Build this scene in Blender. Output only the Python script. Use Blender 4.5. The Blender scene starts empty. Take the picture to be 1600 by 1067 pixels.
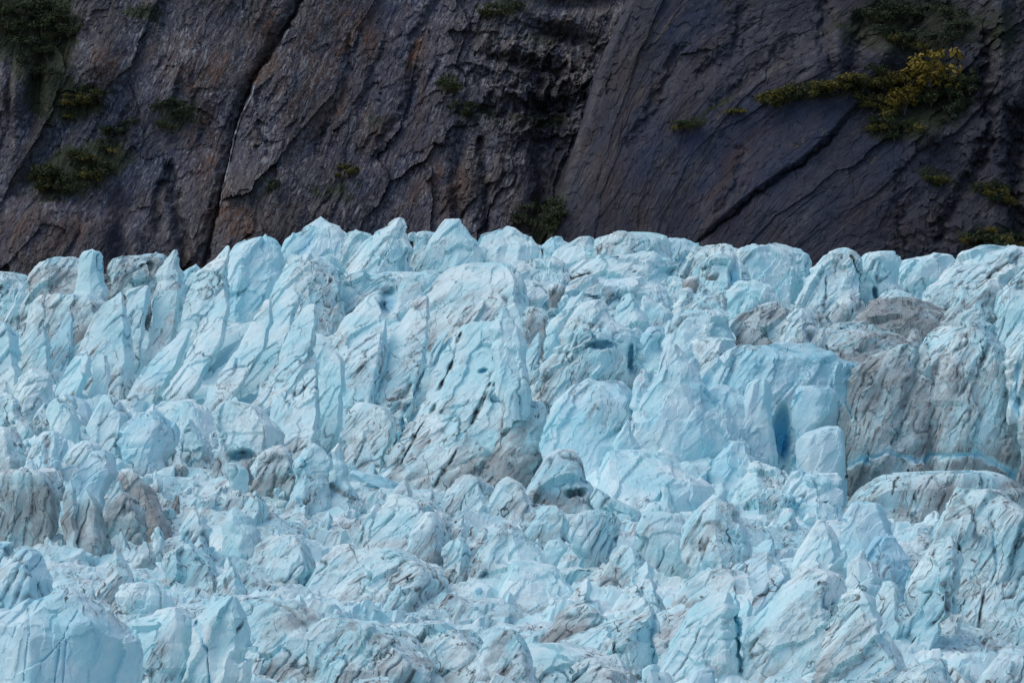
import bpy, math, random
import numpy as np
from mathutils import Vector

R = math.radians
C = bpy.context.scene.collection
SC = bpy.context.scene

# ------------------------------------------------------------------ camera, sky, sun, exposure
CAM_Z = 60.0
K = 36.0 / 200.0 / 1600.0            # metres per photo pixel per metre of distance
cam_d = bpy.data.cameras.new('camera')
cam_d.lens = 200.0
cam_d.sensor_width = 36.0
cam_d.clip_start = 1.0
cam_d.clip_end = 6000.0
cam = bpy.data.objects.new('camera', cam_d)
C.objects.link(cam)
cam.location = (0, 0, CAM_Z)
cam.rotation_euler = (R(90), 0, 0)
SC.camera = cam

SUN_EL, SUN_AZ = 58.0, -92.0         # azimuth measured from the view direction, minus = left
world = bpy.data.worlds.new('World')
SC.world = world
world.use_nodes = True
wn = world.node_tree
wn.nodes.clear()
sky = wn.nodes.new('ShaderNodeTexSky')
sky.sky_type = 'NISHITA'
sky.sun_disc = False
sky.sun_elevation = R(SUN_EL)
sky.sun_rotation = R(SUN_AZ)
sky.air_density = 1.0
sky.dust_density = 2.0
sky.ozone_density = 0.45
bg = wn.nodes.new('ShaderNodeBackground')
bg.inputs['Strength'].default_value = 0.13
wo = wn.nodes.new('ShaderNodeOutputWorld')
wn.links.new(sky.outputs[0], bg.inputs['Color'])
wn.links.new(bg.outputs[0], wo.inputs['Surface'])

sun_d = bpy.data.lights.new('sun', 'SUN')
sun_d.energy = 0.9
sun_d.angle = R(55)
sun_d.color = (1.0, 0.97, 0.93)
sun = bpy.data.objects.new('sun', sun_d)
C.objects.link(sun)
az, el = R(SUN_AZ), R(SUN_EL)
to_sun = Vector((math.sin(az) * math.cos(el), math.cos(az) * math.cos(el), math.sin(el)))
sun.rotation_euler = to_sun.to_track_quat('Z', 'Y').to_euler()
sun.location = (0, 0, 300)

SC.view_settings.view_transform = 'Standard'
SC.view_settings.look = 'None'
SC.view_settings.exposure = 0.10
SC.view_settings.gamma = 1.0
SC.view_settings.use_curve_mapping = False
SC.cycles.max_bounces = 8
SC.cycles.diffuse_bounces = 6
SC.cycles.use_denoising = True

# ------------------------------------------------------------------ noise in numpy
def hsh(ix, iy, iz, seed):
    n = (ix.astype(np.uint32) * np.uint32(374761393) + iy.astype(np.uint32) * np.uint32(668265263)
         + iz.astype(np.uint32) * np.uint32(2246822519) + np.uint32((seed * 3266489917 + 374761) & 0xffffffff))
    n = (n ^ (n >> np.uint32(15))) * np.uint32(2246822519)
    n = (n ^ (n >> np.uint32(13))) * np.uint32(3266489917)
    return n ^ (n >> np.uint32(16))

def perlin(P, seed=0):
    B = np.floor(P)
    F = (P - B).astype(np.float32)
    I = B.astype(np.int64)
    W = F * F * F * (F * (F * 6 - 15) + 10)
    out = np.zeros(len(P), np.float32)
    for c in range(8):
        o = (c & 1, (c >> 1) & 1, (c >> 2) & 1)
        h = hsh(I[:, 0] + o[0], I[:, 1] + o[1], I[:, 2] + o[2], seed)
        w = np.ones(len(P), np.float32)
        g = np.zeros(len(P), np.float32)
        for a in range(3):
            w = w * (W[:, a] if o[a] else 1 - W[:, a])
            s = (((h >> np.uint32(10 * a)) & np.uint32(1023)).astype(np.float32) / 511.5 - 1.0)
            g += s * (F[:, a] - o[a])
        out += w * g
    return out * 1.6

def fbm(P, octv=4, seed=0, gain=0.5):
    a, s, t = 1.0, 1.0, 0.0
    for k in range(octv):
        t = t + a * perlin(P * s + 17.3 * k, seed + k)
        a *= gain
        s *= 2.03
    return t

def cells(P, seed=0):
    """planar facets: every Voronoi cell is a tilted plane of its own; also returns the edge distance and a random per cell"""
    B = np.floor(P - 0.5)
    I = B.astype(np.int64)
    F1 = np.full(len(P), 9.0, np.float32)
    F2 = np.full(len(P), 9.0, np.float32)
    val = np.zeros(len(P), np.float32)
    rnd = np.zeros(len(P), np.float32)
    for c in range(8):
        o = np.array((c & 1, (c >> 1) & 1, (c >> 2) & 1))
        h = hsh(I[:, 0] + o[0], I[:, 1] + o[1], I[:, 2] + o[2], seed)
        d = np.empty((len(P), 3), np.float32)
        for a in range(3):
            j = ((h >> np.uint32(10 * a)) & np.uint32(1023)).astype(np.float32) / 1023.0
            d[:, a] = P[:, a] - (B[:, a] + o[a] + 0.5 + (j - 0.5) * 0.85)
        dist = (d * d).sum(1)
        h2 = hsh(h, h, h, seed + 7)
        g = np.zeros(len(P), np.float32)
        for a in range(3):
            g += (((h2 >> np.uint32(10 * a)) & np.uint32(1023)).astype(np.float32) / 511.5 - 1.0) * d[:, a]
        r = ((h2 >> np.uint32(5)) & np.uint32(1023)).astype(np.float32) / 511.5 - 1.0
        m = dist < F1
        F2 = np.where(m, F1, np.minimum(F2, dist))
        F1 = np.where(m, dist, F1)
        val = np.where(m, g + 0.45 * r, val)
        rnd = np.where(m, r, rnd)
    return val, np.sqrt(F2) - np.sqrt(F1), rnd

def sstep(a, b, x):
    t = np.clip((x - a) / (b - a), 0, 1)
    return t * t * (3 - 2 * t)

def poly_dist(px, py, pts):
    """distance in photo pixels to a polyline"""
    best = np.full(px.shape, 1e9, np.float32)
    for (x0, y0), (x1, y1) in zip(pts[:-1], pts[1:]):
        dx, dy = x1 - x0, y1 - y0
        t = np.clip(((px - x0) * dx + (py - y0) * dy) / (dx * dx + dy * dy + 1e-9), 0, 1)
        best = np.minimum(best, np.hypot(px - x0 - t * dx, py - y0 - t * dy))
    return best

# ------------------------------------------------------------------ mesh helpers
def grid_quads(nv, nu, wrap=False):
    i = np.arange(nv - 1)[:, None]
    j = np.arange(nu if wrap else nu - 1)[None, :]
    j2 = (j + 1) % nu
    q = np.stack([i * nu + j, i * nu + j2, (i + 1) * nu + j2, (i + 1) * nu + j], -1)
    return q.reshape(-1, 4)

def make_mesh(name, V, Q, mat, smooth=False, **attrs):
    me = bpy.data.meshes.new(name)
    me.vertices.add(len(V))
    me.vertices.foreach_set('co', np.ascontiguousarray(V, np.float32).ravel())
    n = len(Q)
    k = Q.shape[1]
    me.loops.add(n * k)
    me.loops.foreach_set('vertex_index', np.ascontiguousarray(Q, np.int32).ravel())
    me.polygons.add(n)
    me.polygons.foreach_set('loop_start', np.arange(0, n * k, k, dtype=np.int32))
    me.polygons.foreach_set('loop_total', np.full(n, k, np.int32))
    me.polygons.foreach_set('use_smooth', np.full(n, smooth, bool))
    me.update(calc_edges=True)
    for an, av in attrs.items():
        if av.ndim == 1:
            a = me.attributes.new(an, 'FLOAT', 'POINT')
            a.data.foreach_set('value', np.ascontiguousarray(av, np.float32))
        else:
            a = me.attributes.new(an, 'FLOAT_VECTOR', 'POINT')
            a.data.foreach_set('vector', np.ascontiguousarray(av, np.float32).ravel())
    me.materials.append(mat)
    return me

def link(name, me, label=None, cat=None, group=None, kind=None, parent=None, loc=None):
    o = bpy.data.objects.new(name, me)
    C.objects.link(o)
    if loc is not None:
        o.location = loc
    if parent:
        o.parent = parent
    if label:
        o['label'] = label
    if cat:
        o['category'] = cat
    if group:
        o['group'] = group
    if kind:
        o['kind'] = kind
    return o

def grid_normals(V, nv, nu, wrap):
    G = V.reshape(nv, nu, 3)
    if wrap:
        du = np.roll(G, -1, 1) - np.roll(G, 1, 1)
    else:
        du = np.gradient(G, axis=1)
    dv = np.gradient(G, axis=0)
    N = np.cross(du, dv).reshape(-1, 3)
    return N / (np.linalg.norm(N, axis=1, keepdims=True) + 1e-9)

def world_pt(px, py, D):
    return ((px - 800.0) * K * D, D, CAM_Z + (533.5 - py) * K * D)

# ------------------------------------------------------------------ materials
def nodes_of(m):
    m.use_nodes = True
    nt = m.node_tree
    nt.nodes.clear()
    return nt

class NT:
    def __init__(s, m):
        s.nt = nodes_of(m)
    def n(s, t, **kw):
        x = s.nt.nodes.new(t)
        for k, v in kw.items():
            setattr(x, k, v)
        return x
    def put(s, sock, v):
        if hasattr(v, 'is_output') or isinstance(v, bpy.types.NodeSocket):
            s.nt.links.new(v, sock)
        else:
            sock.default_value = v
    def attr(s, name, vec=False):
        a = s.n('ShaderNodeAttribute', attribute_name=name)
        return a.outputs['Vector' if vec else 'Fac']
    def pos(s):
        return s.n('ShaderNodeNewGeometry').outputs['Position']
    def noise(s, vec, scale, detail=4.0, rough=0.55, dist=0.0):
        x = s.n('ShaderNodeTexNoise')
        s.put(x.inputs['Vector'], vec)
        x.inputs['Scale'].default_value = scale
        x.inputs['Detail'].default_value = detail
        x.inputs['Roughness'].default_value = rough
        x.inputs['Distortion'].default_value = dist
        return x.outputs['Fac']
    def ramp(s, v, a, b, lo=0.0, hi=1.0):
        x = s.n('ShaderNodeMapRange', interpolation_type='SMOOTHSTEP')
        s.put(x.inputs['Value'], v)
        x.inputs['From Min'].default_value = a
        x.inputs['From Max'].default_value = b
        x.inputs['To Min'].default_value = lo
        x.inputs['To Max'].default_value = hi
        return x.outputs['Result']
    def math(s, op, a, b=0.0, clamp=False):
        x = s.n('ShaderNodeMath', operation=op, use_clamp=clamp)
        s.put(x.inputs[0], a)
        s.put(x.inputs[1], b)
        return x.outputs[0]
    def mix(s, f, a, b):
        x = s.n('ShaderNodeMix', data_type='RGBA')
        s.put(x.inputs[0], f)
        s.put(x.inputs[6], a if not isinstance(a, tuple) else (*a, 1.0))
        s.put(x.inputs[7], b if not isinstance(b, tuple) else (*b, 1.0))
        return x.outputs[2]
    def vscale(s, v, sc):
        x = s.n('ShaderNodeVectorMath', operation='MULTIPLY')
        s.put(x.inputs[0], v)
        x.inputs[1].default_value = sc
        return x.outputs[0]
    def bump(s, h, strength, dist):
        x = s.n('ShaderNodeBump')
        x.inputs['Strength'].default_value = strength
        x.inputs['Distance'].default_value = dist
        s.put(x.inputs['Height'], h)
        return x.outputs[0]
    def surf(s, col, rough=0.6, spec=0.3, normal=None):
        b = s.n('ShaderNodeBsdfPrincipled')
        s.put(b.inputs['Base Color'], col)
        s.put(b.inputs['Roughness'], rough)
        b.inputs['Specular IOR Level'].default_value = spec
        if normal is not None:
            s.put(b.inputs['Normal'], normal)
        o = s.n('ShaderNodeOutputMaterial')
        s.nt.links.new(b.outputs[0], o.inputs['Surface'])
        return b

def ice_material(name, pale=(0.80, 0.935, 0.92), tint=(0.53, 0.82, 0.85)):
    m = bpy.data.materials.new(name)
    t = NT(m)
    pos, fold = t.pos(), t.attr('fold', True)
    dirt, blue, crack = t.attr('dirt'), t.attr('blue'), t.attr('crack')
    n1 = t.noise(pos, 0.16, 5, 0.6)
    n2 = t.noise(fold, 0.9, 5, 0.6)
    col = t.mix(t.ramp(n1, 0.36, 0.64), pale, tint)
    col = t.mix(t.ramp(n2, 0.48, 0.75, 0.0, 0.35), col, (0.86, 0.92, 0.94))
    # clear blue of recent breaks, plus blue shade painted into cracks, slots, shaded faces
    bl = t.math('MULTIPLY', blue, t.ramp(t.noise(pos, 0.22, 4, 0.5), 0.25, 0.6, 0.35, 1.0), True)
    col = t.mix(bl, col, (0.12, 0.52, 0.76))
    # grey brown rock flour washed over the surface
    w1 = t.noise(fold, 0.35, 6, 0.62)
    w2 = t.noise(pos, 0.9, 6, 0.7)
    wash = t.math('ADD', t.math('MULTIPLY', w1, 0.65), t.math('MULTIPLY', w2, 0.35))
    washm = t.math('ADD', wash, t.math('MULTIPLY', dirt, 0.42))
    col = t.mix(t.ramp(washm, 0.66, 1.0, 0.0, 0.82), col, t.mix(t.ramp(dirt, 0.5, 0.85), (0.42, 0.43, 0.43), (0.235, 0.228, 0.222)))
    # soft grey streaks of debris that follow the layering, in patches; most faces stay clean
    patch = t.math('ADD', t.noise(pos, 0.06, 3, 0.55), t.math('MULTIPLY', dirt, 0.22))
    def streak(scale, lo, hi, a, b, amt):
        v = t.noise(t.vscale(fold, (0.30, 1.0, 1.0)), scale, 6, 0.70, 0.2)
        return t.math('MULTIPLY', t.ramp(v, lo, hi), t.ramp(patch, a, b, 0.0, amt), True)
    col = t.mix(streak(0.55, 0.46, 0.68, 0.48, 0.64, 0.7), col, (0.30, 0.31, 0.315))
    col = t.mix(streak(1.3, 0.54, 0.65, 0.50, 0.65, 0.9), col, (0.085, 0.085, 0.09))
    # long thin fracture lines, roughly parallel to the layering, broken up and only in patches
    fx = t.n('ShaderNodeSeparateXYZ')
    t.put(fx.inputs[0], fold)
    def lines(freq, wob, width, a, b, amt, g0, seed):
        w = t.noise(t.vscale(pos, (1.0, 1.0, 0.6)), 0.22, 3, 0.55)
        c = t.math('ADD', t.math('MULTIPLY', fx.outputs[1], freq), t.math('ADD', t.math('MULTIPLY', w, wob), t.math('MULTIPLY', fx.outputs[2], freq * 0.5)))
        c = t.math('PINGPONG', c, 0.5)
        ln = t.ramp(c, width, width * 0.35)
        br = t.ramp(t.noise(t.vscale(fold, (0.7, 1.0, 1.0)), seed, 4, 0.65), g0, g0 + 0.10)
        return t.math('MULTIPLY', t.math('MULTIPLY', ln, br), t.ramp(patch, a, b, 0.10, amt), True)
    col = t.mix(lines(0.34, 1.6, 0.030, 0.43, 0.58, 0.85, 0.48, 0.33), col, (0.045, 0.050, 0.058))
    col = t.mix(lines(0.90, 2.6, 0.055, 0.47, 0.61, 0.6, 0.51, 0.47), col, (0.065, 0.070, 0.078))
    # cracks filled with grit
    col = t.mix(t.math('MULTIPLY', crack, t.ramp(t.noise(pos, 0.8, 4, 0.6), 0.34, 0.62), True), col, (0.05, 0.052, 0.058))
    h = t.math('ADD', t.noise(pos, 2.4, 6, 0.65), t.math('MULTIPLY', t.noise(fold, 3.0, 4, 0.6), 0.8))
    t.surf(col, 0.6, 0.2, t.bump(h, 0.28, 0.14))
    return m

def rock_material(name, g=1.0, lo=(0.050, 0.050, 0.056), hi=(0.140, 0.130, 0.128), warm=(0.115, 0.085, 0.072)):
    m = bpy.data.materials.new(name)
    t = NT(m)
    pos, fold = t.pos(), t.attr('fold', True)
    rust, slab, moss, pale = t.attr('rust'), t.attr('slab'), t.attr('moss'), t.attr('pale')
    a = t.noise(fold, 0.28, 6, 0.65)
    b = t.noise(pos, 0.10, 5, 0.6)
    col = t.mix(t.ramp(a, 0.32, 0.68), lo, hi)
    col = t.mix(t.ramp(b, 0.42, 0.66, 0.0, 0.45), col, warm)
    col = t.mix(t.math('MULTIPLY', slab, t.ramp(t.noise(fold, 0.16, 5, 0.6), 0.24, 0.54), True), col, (0.044, 0.066, 0.135))
    col = t.mix(t.math('MULTIPLY', rust, t.ramp(t.noise(fold, 0.25, 5, 0.65), 0.36, 0.66), True), col, (0.15, 0.075, 0.045))
    sp = t.noise(fold, 1.3, 6, 0.75)
    col = t.mix(t.math('MULTIPLY', t.ramp(sp, 0.49, 0.62), pale, True), col, (0.36, 0.365, 0.37))
    sp2 = t.noise(pos, 1.6, 5, 0.75)
    col = t.mix(t.math('MULTIPLY', t.ramp(sp2, 0.56, 0.66), pale, True), col, (0.42, 0.42, 0.42))
    dk = t.noise(fold, 0.8, 6, 0.75)
    col = t.mix(t.ramp(dk, 0.40, 0.24, 0.0, 0.75), col, (0.018, 0.018, 0.022))
    gr = t.noise(pos, 0.35, 6, 0.7)
    col = t.mix(t.ramp(t.math('ADD', gr, moss), 0.70, 0.92, 0.0, 0.88), col, (0.036, 0.052, 0.020))
    def rl(scale, st, lv, wd):
        v = t.noise(t.vscale(fold, (st, 1.0, 1.0)), scale, 3, 0.6, 0.2)
        ln = t.ramp(t.math('ABSOLUTE', t.math('SUBTRACT', v, lv)), wd, wd * 0.3)
        return t.math('MULTIPLY', ln, t.ramp(t.noise(pos, 0.12, 4, 0.65), 0.44, 0.60), True)
    col = t.mix(t.math('MULTIPLY', rl(0.30, 0.30, 0.47, 0.014), 0.75), col, (0.20, 0.175, 0.155))
    col = t.mix(t.math('MULTIPLY', rl(0.42, 0.35, 0.53, 0.016), 0.85), col, (0.014, 0.014, 0.018))
    fine = t.noise(fold, 3.2, 5, 0.75)
    col = t.mix(t.ramp(fine, 0.52, 0.70, 0.0, 0.45), col, (0.19, 0.185, 0.185))
    col = t.mix(t.ramp(fine, 0.46, 0.30, 0.0, 0.55), col, (0.016, 0.016, 0.02))
    gm = t.n('ShaderNodeVectorMath', operation='SCALE')
    t.put(gm.inputs[0], col)
    gm.inputs['Scale'].default_value = g
    col = gm.outputs[0]
    h = t.math('ADD', t.noise(fold, 1.2, 6, 0.7), t.noise(pos, 0.9, 6, 0.7))
    t.surf(col, 0.75, 0.25, t.bump(h, 0.5, 0.4))
    return m

ICE = ice_material('glacier_ice')
ROCK = rock_material('cliff_rock', 0.9)
SLATE = rock_material('slate_rock', 0.50, (0.048, 0.052, 0.066), (0.115, 0.116, 0.132), (0.105, 0.088, 0.090))

# ------------------------------------------------------------------ rock cliffs behind the glacier
def gauss(px, py, cx, cy, rx, ry, rot=0.0):
    c, s = math.cos(R(rot)), math.sin(R(rot))
    dx, dy = px - cx, py - cy
    u, v = dx * c + dy * s, -dx * s + dy * c
    return np.exp(-(u / rx) ** 2 - (v / ry) ** 2)

def fold_coords(X, Y, Z, th, stretch, org=(0, 0, 0)):
    """coordinates along and across the layering; th = lean of the layers to the right of vertical"""
    x, y, z = X - org[0], Y - org[1], Z - org[2]
    al = x * np.sin(th) + z * np.cos(th)
    ac = x * np.cos(th) - z * np.sin(th)
    return np.stack([al / stretch, ac, y], 1).astype(np.float32)

SURF = {}

def left_cliff():
    nx, nz = 900, 330
    px, py = np.meshgrid(np.linspace(-120, 1120, nx), np.linspace(470, -70, nz))
    px, py = px.ravel().astype(np.float32), py.ravel().astype(np.float32)
    D0 = 1450.0
    D = D0 + 0.55 * (470 - py) * K * D0
    X, Z = (px - 800) * K * D, CAM_Z + (533.5 - py) * K * D
    P = np.stack([X, D * 0.0, Z], 1).astype(np.float32)
    fold = fold_coords(X, X * 0, Z, R(22), 3.2)
    warp = fbm(P / 12, 3, 5) * 1.6
    fw = fold + np.stack([warp * .3, warp, warp], 1)
    big = fbm(P / 45, 3, 11)
    c1, e1, r1 = cells(fw / 12, 21)
    c2, e2, r2 = cells(fw / 3.4, 22)
    c3, e3, r3 = cells((P + warp[:, None] * .4) / 1.5, 23)
    c4, _, _ = cells(fold / 0.75, 24)
    rid = 1 - np.abs(perlin(fw / 7.0, 31)) * 2
    rgh = .35 + .9 * sstep(-.25, .35, fbm(P / 18, 3, 44))
    disp = 4.0 * big + 2.2 * c1 + .85 * c2 * rgh + 0.42 * c3 * rgh + 0.22 * c4 + .3 * np.clip(rid, 0, 1) ** 3
    jag = fbm(np.stack([px / 16, py / 16, px * 0], 1), 3, 71) * 6
    def gully(pts, w, dep, j=0.6):
        d = poly_dist(px + jag * j, py, pts)
        return dep * np.exp(-(d / w) ** 2)
    main = [(478, -20), (462, 20), (440, 52), (412, 98), (394, 128), (380, 160), (366, 205), (358, 245), (350, 280), (344, 310), (336, 345), (318, 420)]
    disp += gully(main, 3.6, 4.5, .35) + gully([(p[0] - 7, p[1] + 3) for p in main], 7, 2.2, .8)
    disp += gully([(690, -10), (668, 25), (648, 60), (643, 130), (632, 175), (606, 205), (588, 250)], 8, 2.2, 1.2)
    disp += gully([(548, 60), (542, 110), (533, 155), (505, 205), (495, 240)], 6, 1.6, 1.2)
    disp += gully([(262, 262), (272, 320), (284, 370), (292, 430)], 9, 5.0)
    disp += gully([(250, 290), (246, 330), (244, 360)], 7, 3.5)
    disp += gully([(845, 130), (838, 250), (845, 300), (842, 330)], 10, 5.0)
    disp += gully([(720, 200), (712, 280), (716, 340)], 9, 3.0) + gully([(752, 220), (760, 300), (758, 360)], 7, 3.0)
    # dark stepped ledges right of centre
    led = gauss(px, py, 850, 130, 115, 95)
    disp += led * (2.4 * np.sin((py + jag * 2.2 + .1 * px) / 9.5) + 1.3 * np.sin((py + jag * 3 - .15 * px) / 4.6) + 2.2 * c2)
    disp += gauss(px, py, 800, 92, 45, 10, 8) * 6 + gauss(px, py, 890, 60, 60, 16, 20) * 9 + gauss(px, py, 905, 5, 60, 14) * 7
    # the rounded rock knob, the dark hollow at the left edge, the wall below the green ledge
    disp -= gauss(px, py, 152, 98, 36, 42) * 7 + gauss(px, py, 20, 150, 28, 45) * 7 + gauss(px, py, 90, 195, 14, 22) * 4
    disp += gauss(px, py, 55, 140, 12, 60, 8) * 6 + gauss(px, py, 16, 150, 6, 40) * 4
    disp -= 9 * sstep(300, 345, py + jag - 0.15 * (px - 60)) * sstep(260, 150, px)
    disp += gauss(px, py, 190, 380, 12, 60) * 5 + gauss(px, py, 60, 250, 16, 90, 35) * 3
    disp += gauss(px, py, 868, 240, 30, 130) * 9
    V = np.stack([X + c2 * .5 + warp * .15, D + disp, Z + c3 * .35], 1)
    rust = (gauss(px, py, 170, 105, 22, 22) + gauss(px, py, 650, 105, 14, 70) + gauss(px, py, 540, 50, 50, 40)
            + gauss(px, py, 320, 235, 28, 60, -15) + gauss(px, py, 375, 345, 45, 28) + gauss(px, py, 425, 35, 22, 26)
            + gauss(px, py, 290, 125, 16, 12) + .7 * gauss(px, py, 470, 120, 60, 50) + .6 * gauss(px, py, 690, 290, 60, 40)
            + .6 * gauss(px, py, 330, 100, 90, 40) + .5 * gauss(px, py, 560, 190, 60, 40) + .4 * gauss(px, py, 90, 360, 90, 40))
    moss = (1.0 * gauss(px, py, 40, 30, 75, 60) + .9 * gauss(px, py, 120, 265, 85, 38, -22) + .8 * gauss(px, py, 120, 160, 50, 24, -10)
            + .7 * gauss(px, py, 70, 110, 40, 70) + .5 * gauss(px, py, 275, 175, 50, 30) + .5 * gauss(px, py, 780, 15, 50, 20)
            + .6 * gauss(px, py, 702, 130, 20, 16) + .35 * gauss(px, py, 520, 300, 60, 30) + .35 * gauss(px, py, 740, 175, 60, 30)
            + .45 * gauss(px, py, 860, 190, 60, 16) + .4 * gauss(px, py, 850, 60, 60, 18) + .8 * gauss(px, py, 845, 345, 22, 40)
            + .5 * gauss(px, py, 220, 20, 40, 20) + .35 * gauss(px, py, 585, 190, 30, 30))
    pale = np.clip(.44 + .34 * r3 + .25 * r2 - .35 * gauss(px, py, 870, 240, 45, 130) + .35 * fbm(P / 22, 3, 41) + .35 * gauss(px, py, 250, 70, 110, 60) + .4 * gauss(px, py, 440, 290, 60, 40)  # fewer pale specks in the cleft, its shade put into the colour
                   + .45 * gauss(px, py, 850, 110, 80, 90) - .3 * gauss(px, py, 60, 380, 140, 60) + .25 * gauss(px, py, 170, 190, 60, 60), 0, 1)
    slab = np.clip(.35 + .4 * big + .25 * r2, 0, 1)
    me = make_mesh('left_cliff', V, grid_quads(nz, nx), ROCK, rust=np.clip(rust * 1.3 + .12, 0, 1), moss=np.clip(moss * 1.6, 0, 1) * .62,
                   pale=pale, slab=slab, fold=fw)
    link('cliff_left', me, 'dark fractured brown rock cliff with a thin gully, behind the ice on the left', kind='structure')
    SURF['L'] = (px, py, V)

EDGE_Y = np.array([-90, 0, 50, 85, 140, 200, 270, 310, 350, 480])
EDGE_X = np.array([1010, 978, 958, 940, 925, 906, 886, 872, 862, 846])

def right_cliff():
    nx, nz = 800, 340
    tt, py = np.meshgrid(np.linspace(0, 1, nx), np.linspace(475, -80, nz))
    tt, py = tt.ravel(), py.ravel().astype(np.float32)
    xe = np.interp(py, EDGE_Y, EDGE_X)
    xe = xe + 3.0 * fbm(np.stack([py / 22, py * 0, py * 0], 1), 3, 3)
    px = (xe + tt * (1740 - xe)).astype(np.float32)
    e = px - xe
    D0 = 1215.0
    D = D0 + 0.6 * (475 - py) * K * D0
    X, Z = (px - 800) * K * D, CAM_Z + (533.5 - py) * K * D
    P = np.stack([X, X * 0, Z], 1).astype(np.float32)
    ox, oz = (1150 - 800) * K * D0, CAM_Z + 260 * K * D0
    th = R(24) + R(26) * sstep(930, 1350, px)
    fold = fold_coords(X, X * 0, Z, th, 4.5, (ox, 0, oz))
    warp = fbm(P / 14, 3, 55) * .6
    fw = fold + np.stack([warp * .3, warp, warp], 1)
    rough = .30 + .9 * sstep(1330, 1480, px) + .5 * gauss(px, py, 1230, 70, 120, 80) + .35 * gauss(px, py, 1080, 100, 70, 50)
    big = fbm(P / 40, 3, 61)
    c1, e1, r1 = cells(fw / 13, 62)
    c2, e2, r2 = cells(fw / 4.5, 63)
    c3, e3, r3 = cells((P + warp[:, None] * .5) / 1.8, 64)
    c4, _, _ = cells(fold / 1.1, 65)
    rid = np.clip(1 - np.abs(perlin(fw / 6.0, 66)) * 2.4, 0, 1) ** 3
    disp = 3.0 * big * (.5 + rough) + .9 * c1 * (.25 + rough) + .7 * c2 * rough + .6 * c3 * rough + .12 * c4 + .12 * rid
    jag = fbm(np.stack([px / 18, py / 18, px * 0], 1), 3, 72) * 7
    def gully(pts, w, dep, j=.5):
        return dep * np.exp(-(poly_dist(px + jag * j, py, pts) / w) ** 2)
    seam = [(1385, 132), (1360, 150), (1330, 180), (1290, 225), (1250, 258), (1210, 285), (1172, 312), (1150, 330), (1118, 358), (1085, 385)]
    d_s = poly_dist(px + jag * 1.0, py + c3 * 1.5, seam)
    above = np.interp(px, [s[0] for s in seam[::-1]], [s[1] for s in seam[::-1]]) - py
    disp += (1.6 + .8 * c2) * np.exp(-(d_s / 2.4) ** 2) - 1.6 * sstep(0, 14, above) * sstep(110, 20, above) * sstep(1080, 1120, px) * sstep(1400, 1360, px)
    disp += gully([(1130, 215), (1160, 235), (1150, 290), (1120, 330)], 6, .7, 1.5) + gully([(1060, 80), (1040, 120), (1020, 175), (990, 225)], 9, 1.3, 1.8)
    disp += gully([(1160, 20), (1150, 80), (1100, 110)], 12, 1.5, 2) + gully([(1240, 60), (1180, 120), (1120, 160)], 8, 1.0, 2)
    disp += gully([(1290, 0), (1285, 60), (1300, 110)], 8, 1.6, 1.6) + gully([(1345, 30), (1335, 90), (1325, 120)], 10, 2.2, 1.6)
    disp += gully([(1545, 60), (1538, 120), (1548, 200), (1530, 260), (1490, 320), (1466, 370)], 9, 3.0, 1.6)
    disp += gully([(1590, 180), (1585, 250), (1590, 320), (1600, 380)], 14, 5.0, 1.6) + gully([(1405, 270), (1402, 330), (1412, 380)], 6, 1.0, 1.6)
    disp -= gauss(px, py, 1275, 110, 22, 34) * 3 + gauss(px, py, 1308, 80, 14, 50) * 3 + gauss(px, py, 1388, 78, 18, 22) * 4
    disp -= gauss(px, py, 1560, 80, 16, 120) * 5 + gauss(px, py, 1450, 210, 26, 18) * 4 + gauss(px, py, 1590, 150, 20, 70) * 4
    disp += gauss(px, py, 1430, 150, 90, 40) * 6 + gauss(px, py, 1430, 30, 80, 30) * 4
    disp += sstep(16, 0, e) ** 2 * 3.5 + sstep(60, 0, e) * 2.0 + (c2 * .3 + c3 * .2) * sstep(60, 10, e)
    wall = (tt < 0.5 / (nx - 1))
    disp = np.where(wall, 420.0, disp)
    V = np.stack([X + c2 * rough * .4, D + disp, Z + c3 * rough * .3], 1)
    slab = np.clip(.35 + gauss(px, py, 1020, 235, 60, 50) + gauss(px, py, 1120, 270, 60, 90, 35) + gauss(px, py, 1240, 210, 80, 45, -40)
                   + gauss(px, py, 1180, 190, 50, 40) + .7 * gauss(px, py, 1370, 240, 60, 50) + .6 * gauss(px, py, 1080, 40, 80, 60)
                   + .4 * gauss(px, py, 1280, 330, 120, 60), 0, 1)
    rust = np.clip(.14 + .4 * gauss(px, py, 950, 300, 40, 110, -25) + .5 * gauss(px, py, 1150, 260, 25, 70, 30) + .4 * gauss(px, py, 1000, 150, 60, 60)
                   + .4 * gauss(px, py, 1100, 330, 70, 40) + .5 * gauss(px, py, 1355, 60, 10, 18) + .4 * gauss(px, py, 1420, 350, 60, 40), 0, 1)
    moss = (.9 * gauss(px, py, 1420, 40, 110, 42) + .9 * gauss(px, py, 1450, 155, 70, 48) + .7 * gauss(px, py, 1290, 142, 110, 13, -8)
            + .7 * gauss(px, py, 1080, 193, 34, 7, -5) + .5 * gauss(px, py, 1120, 165, 40, 6, -30) + .7 * gauss(px, py, 1460, 275, 32, 14, 20)
            + .8 * gauss(px, py, 1560, 302, 42, 16, 15) + .8 * gauss(px, py, 1550, 370, 60, 16) + .5 * gauss(px, py, 1390, 205, 50, 18)
            + .6 * gauss(px, py, 872, 330, 12, 60, 12) + .35 * gauss(px, py, 1570, 60, 30, 60))
    pale = np.clip(.14 + .12 * r3 * (.4 + rough) + .22 * fbm(P / 20, 3, 42) + .35 * gauss(px, py, 1450, 205, 40, 26) + .35 * gauss(px, py, 1280, 90, 60, 50)
                   + .3 * gauss(px, py, 1560, 60, 40, 90) + .12 * gauss(px, py, 905, 180, 26, 120, 15), 0, 1)
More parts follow.
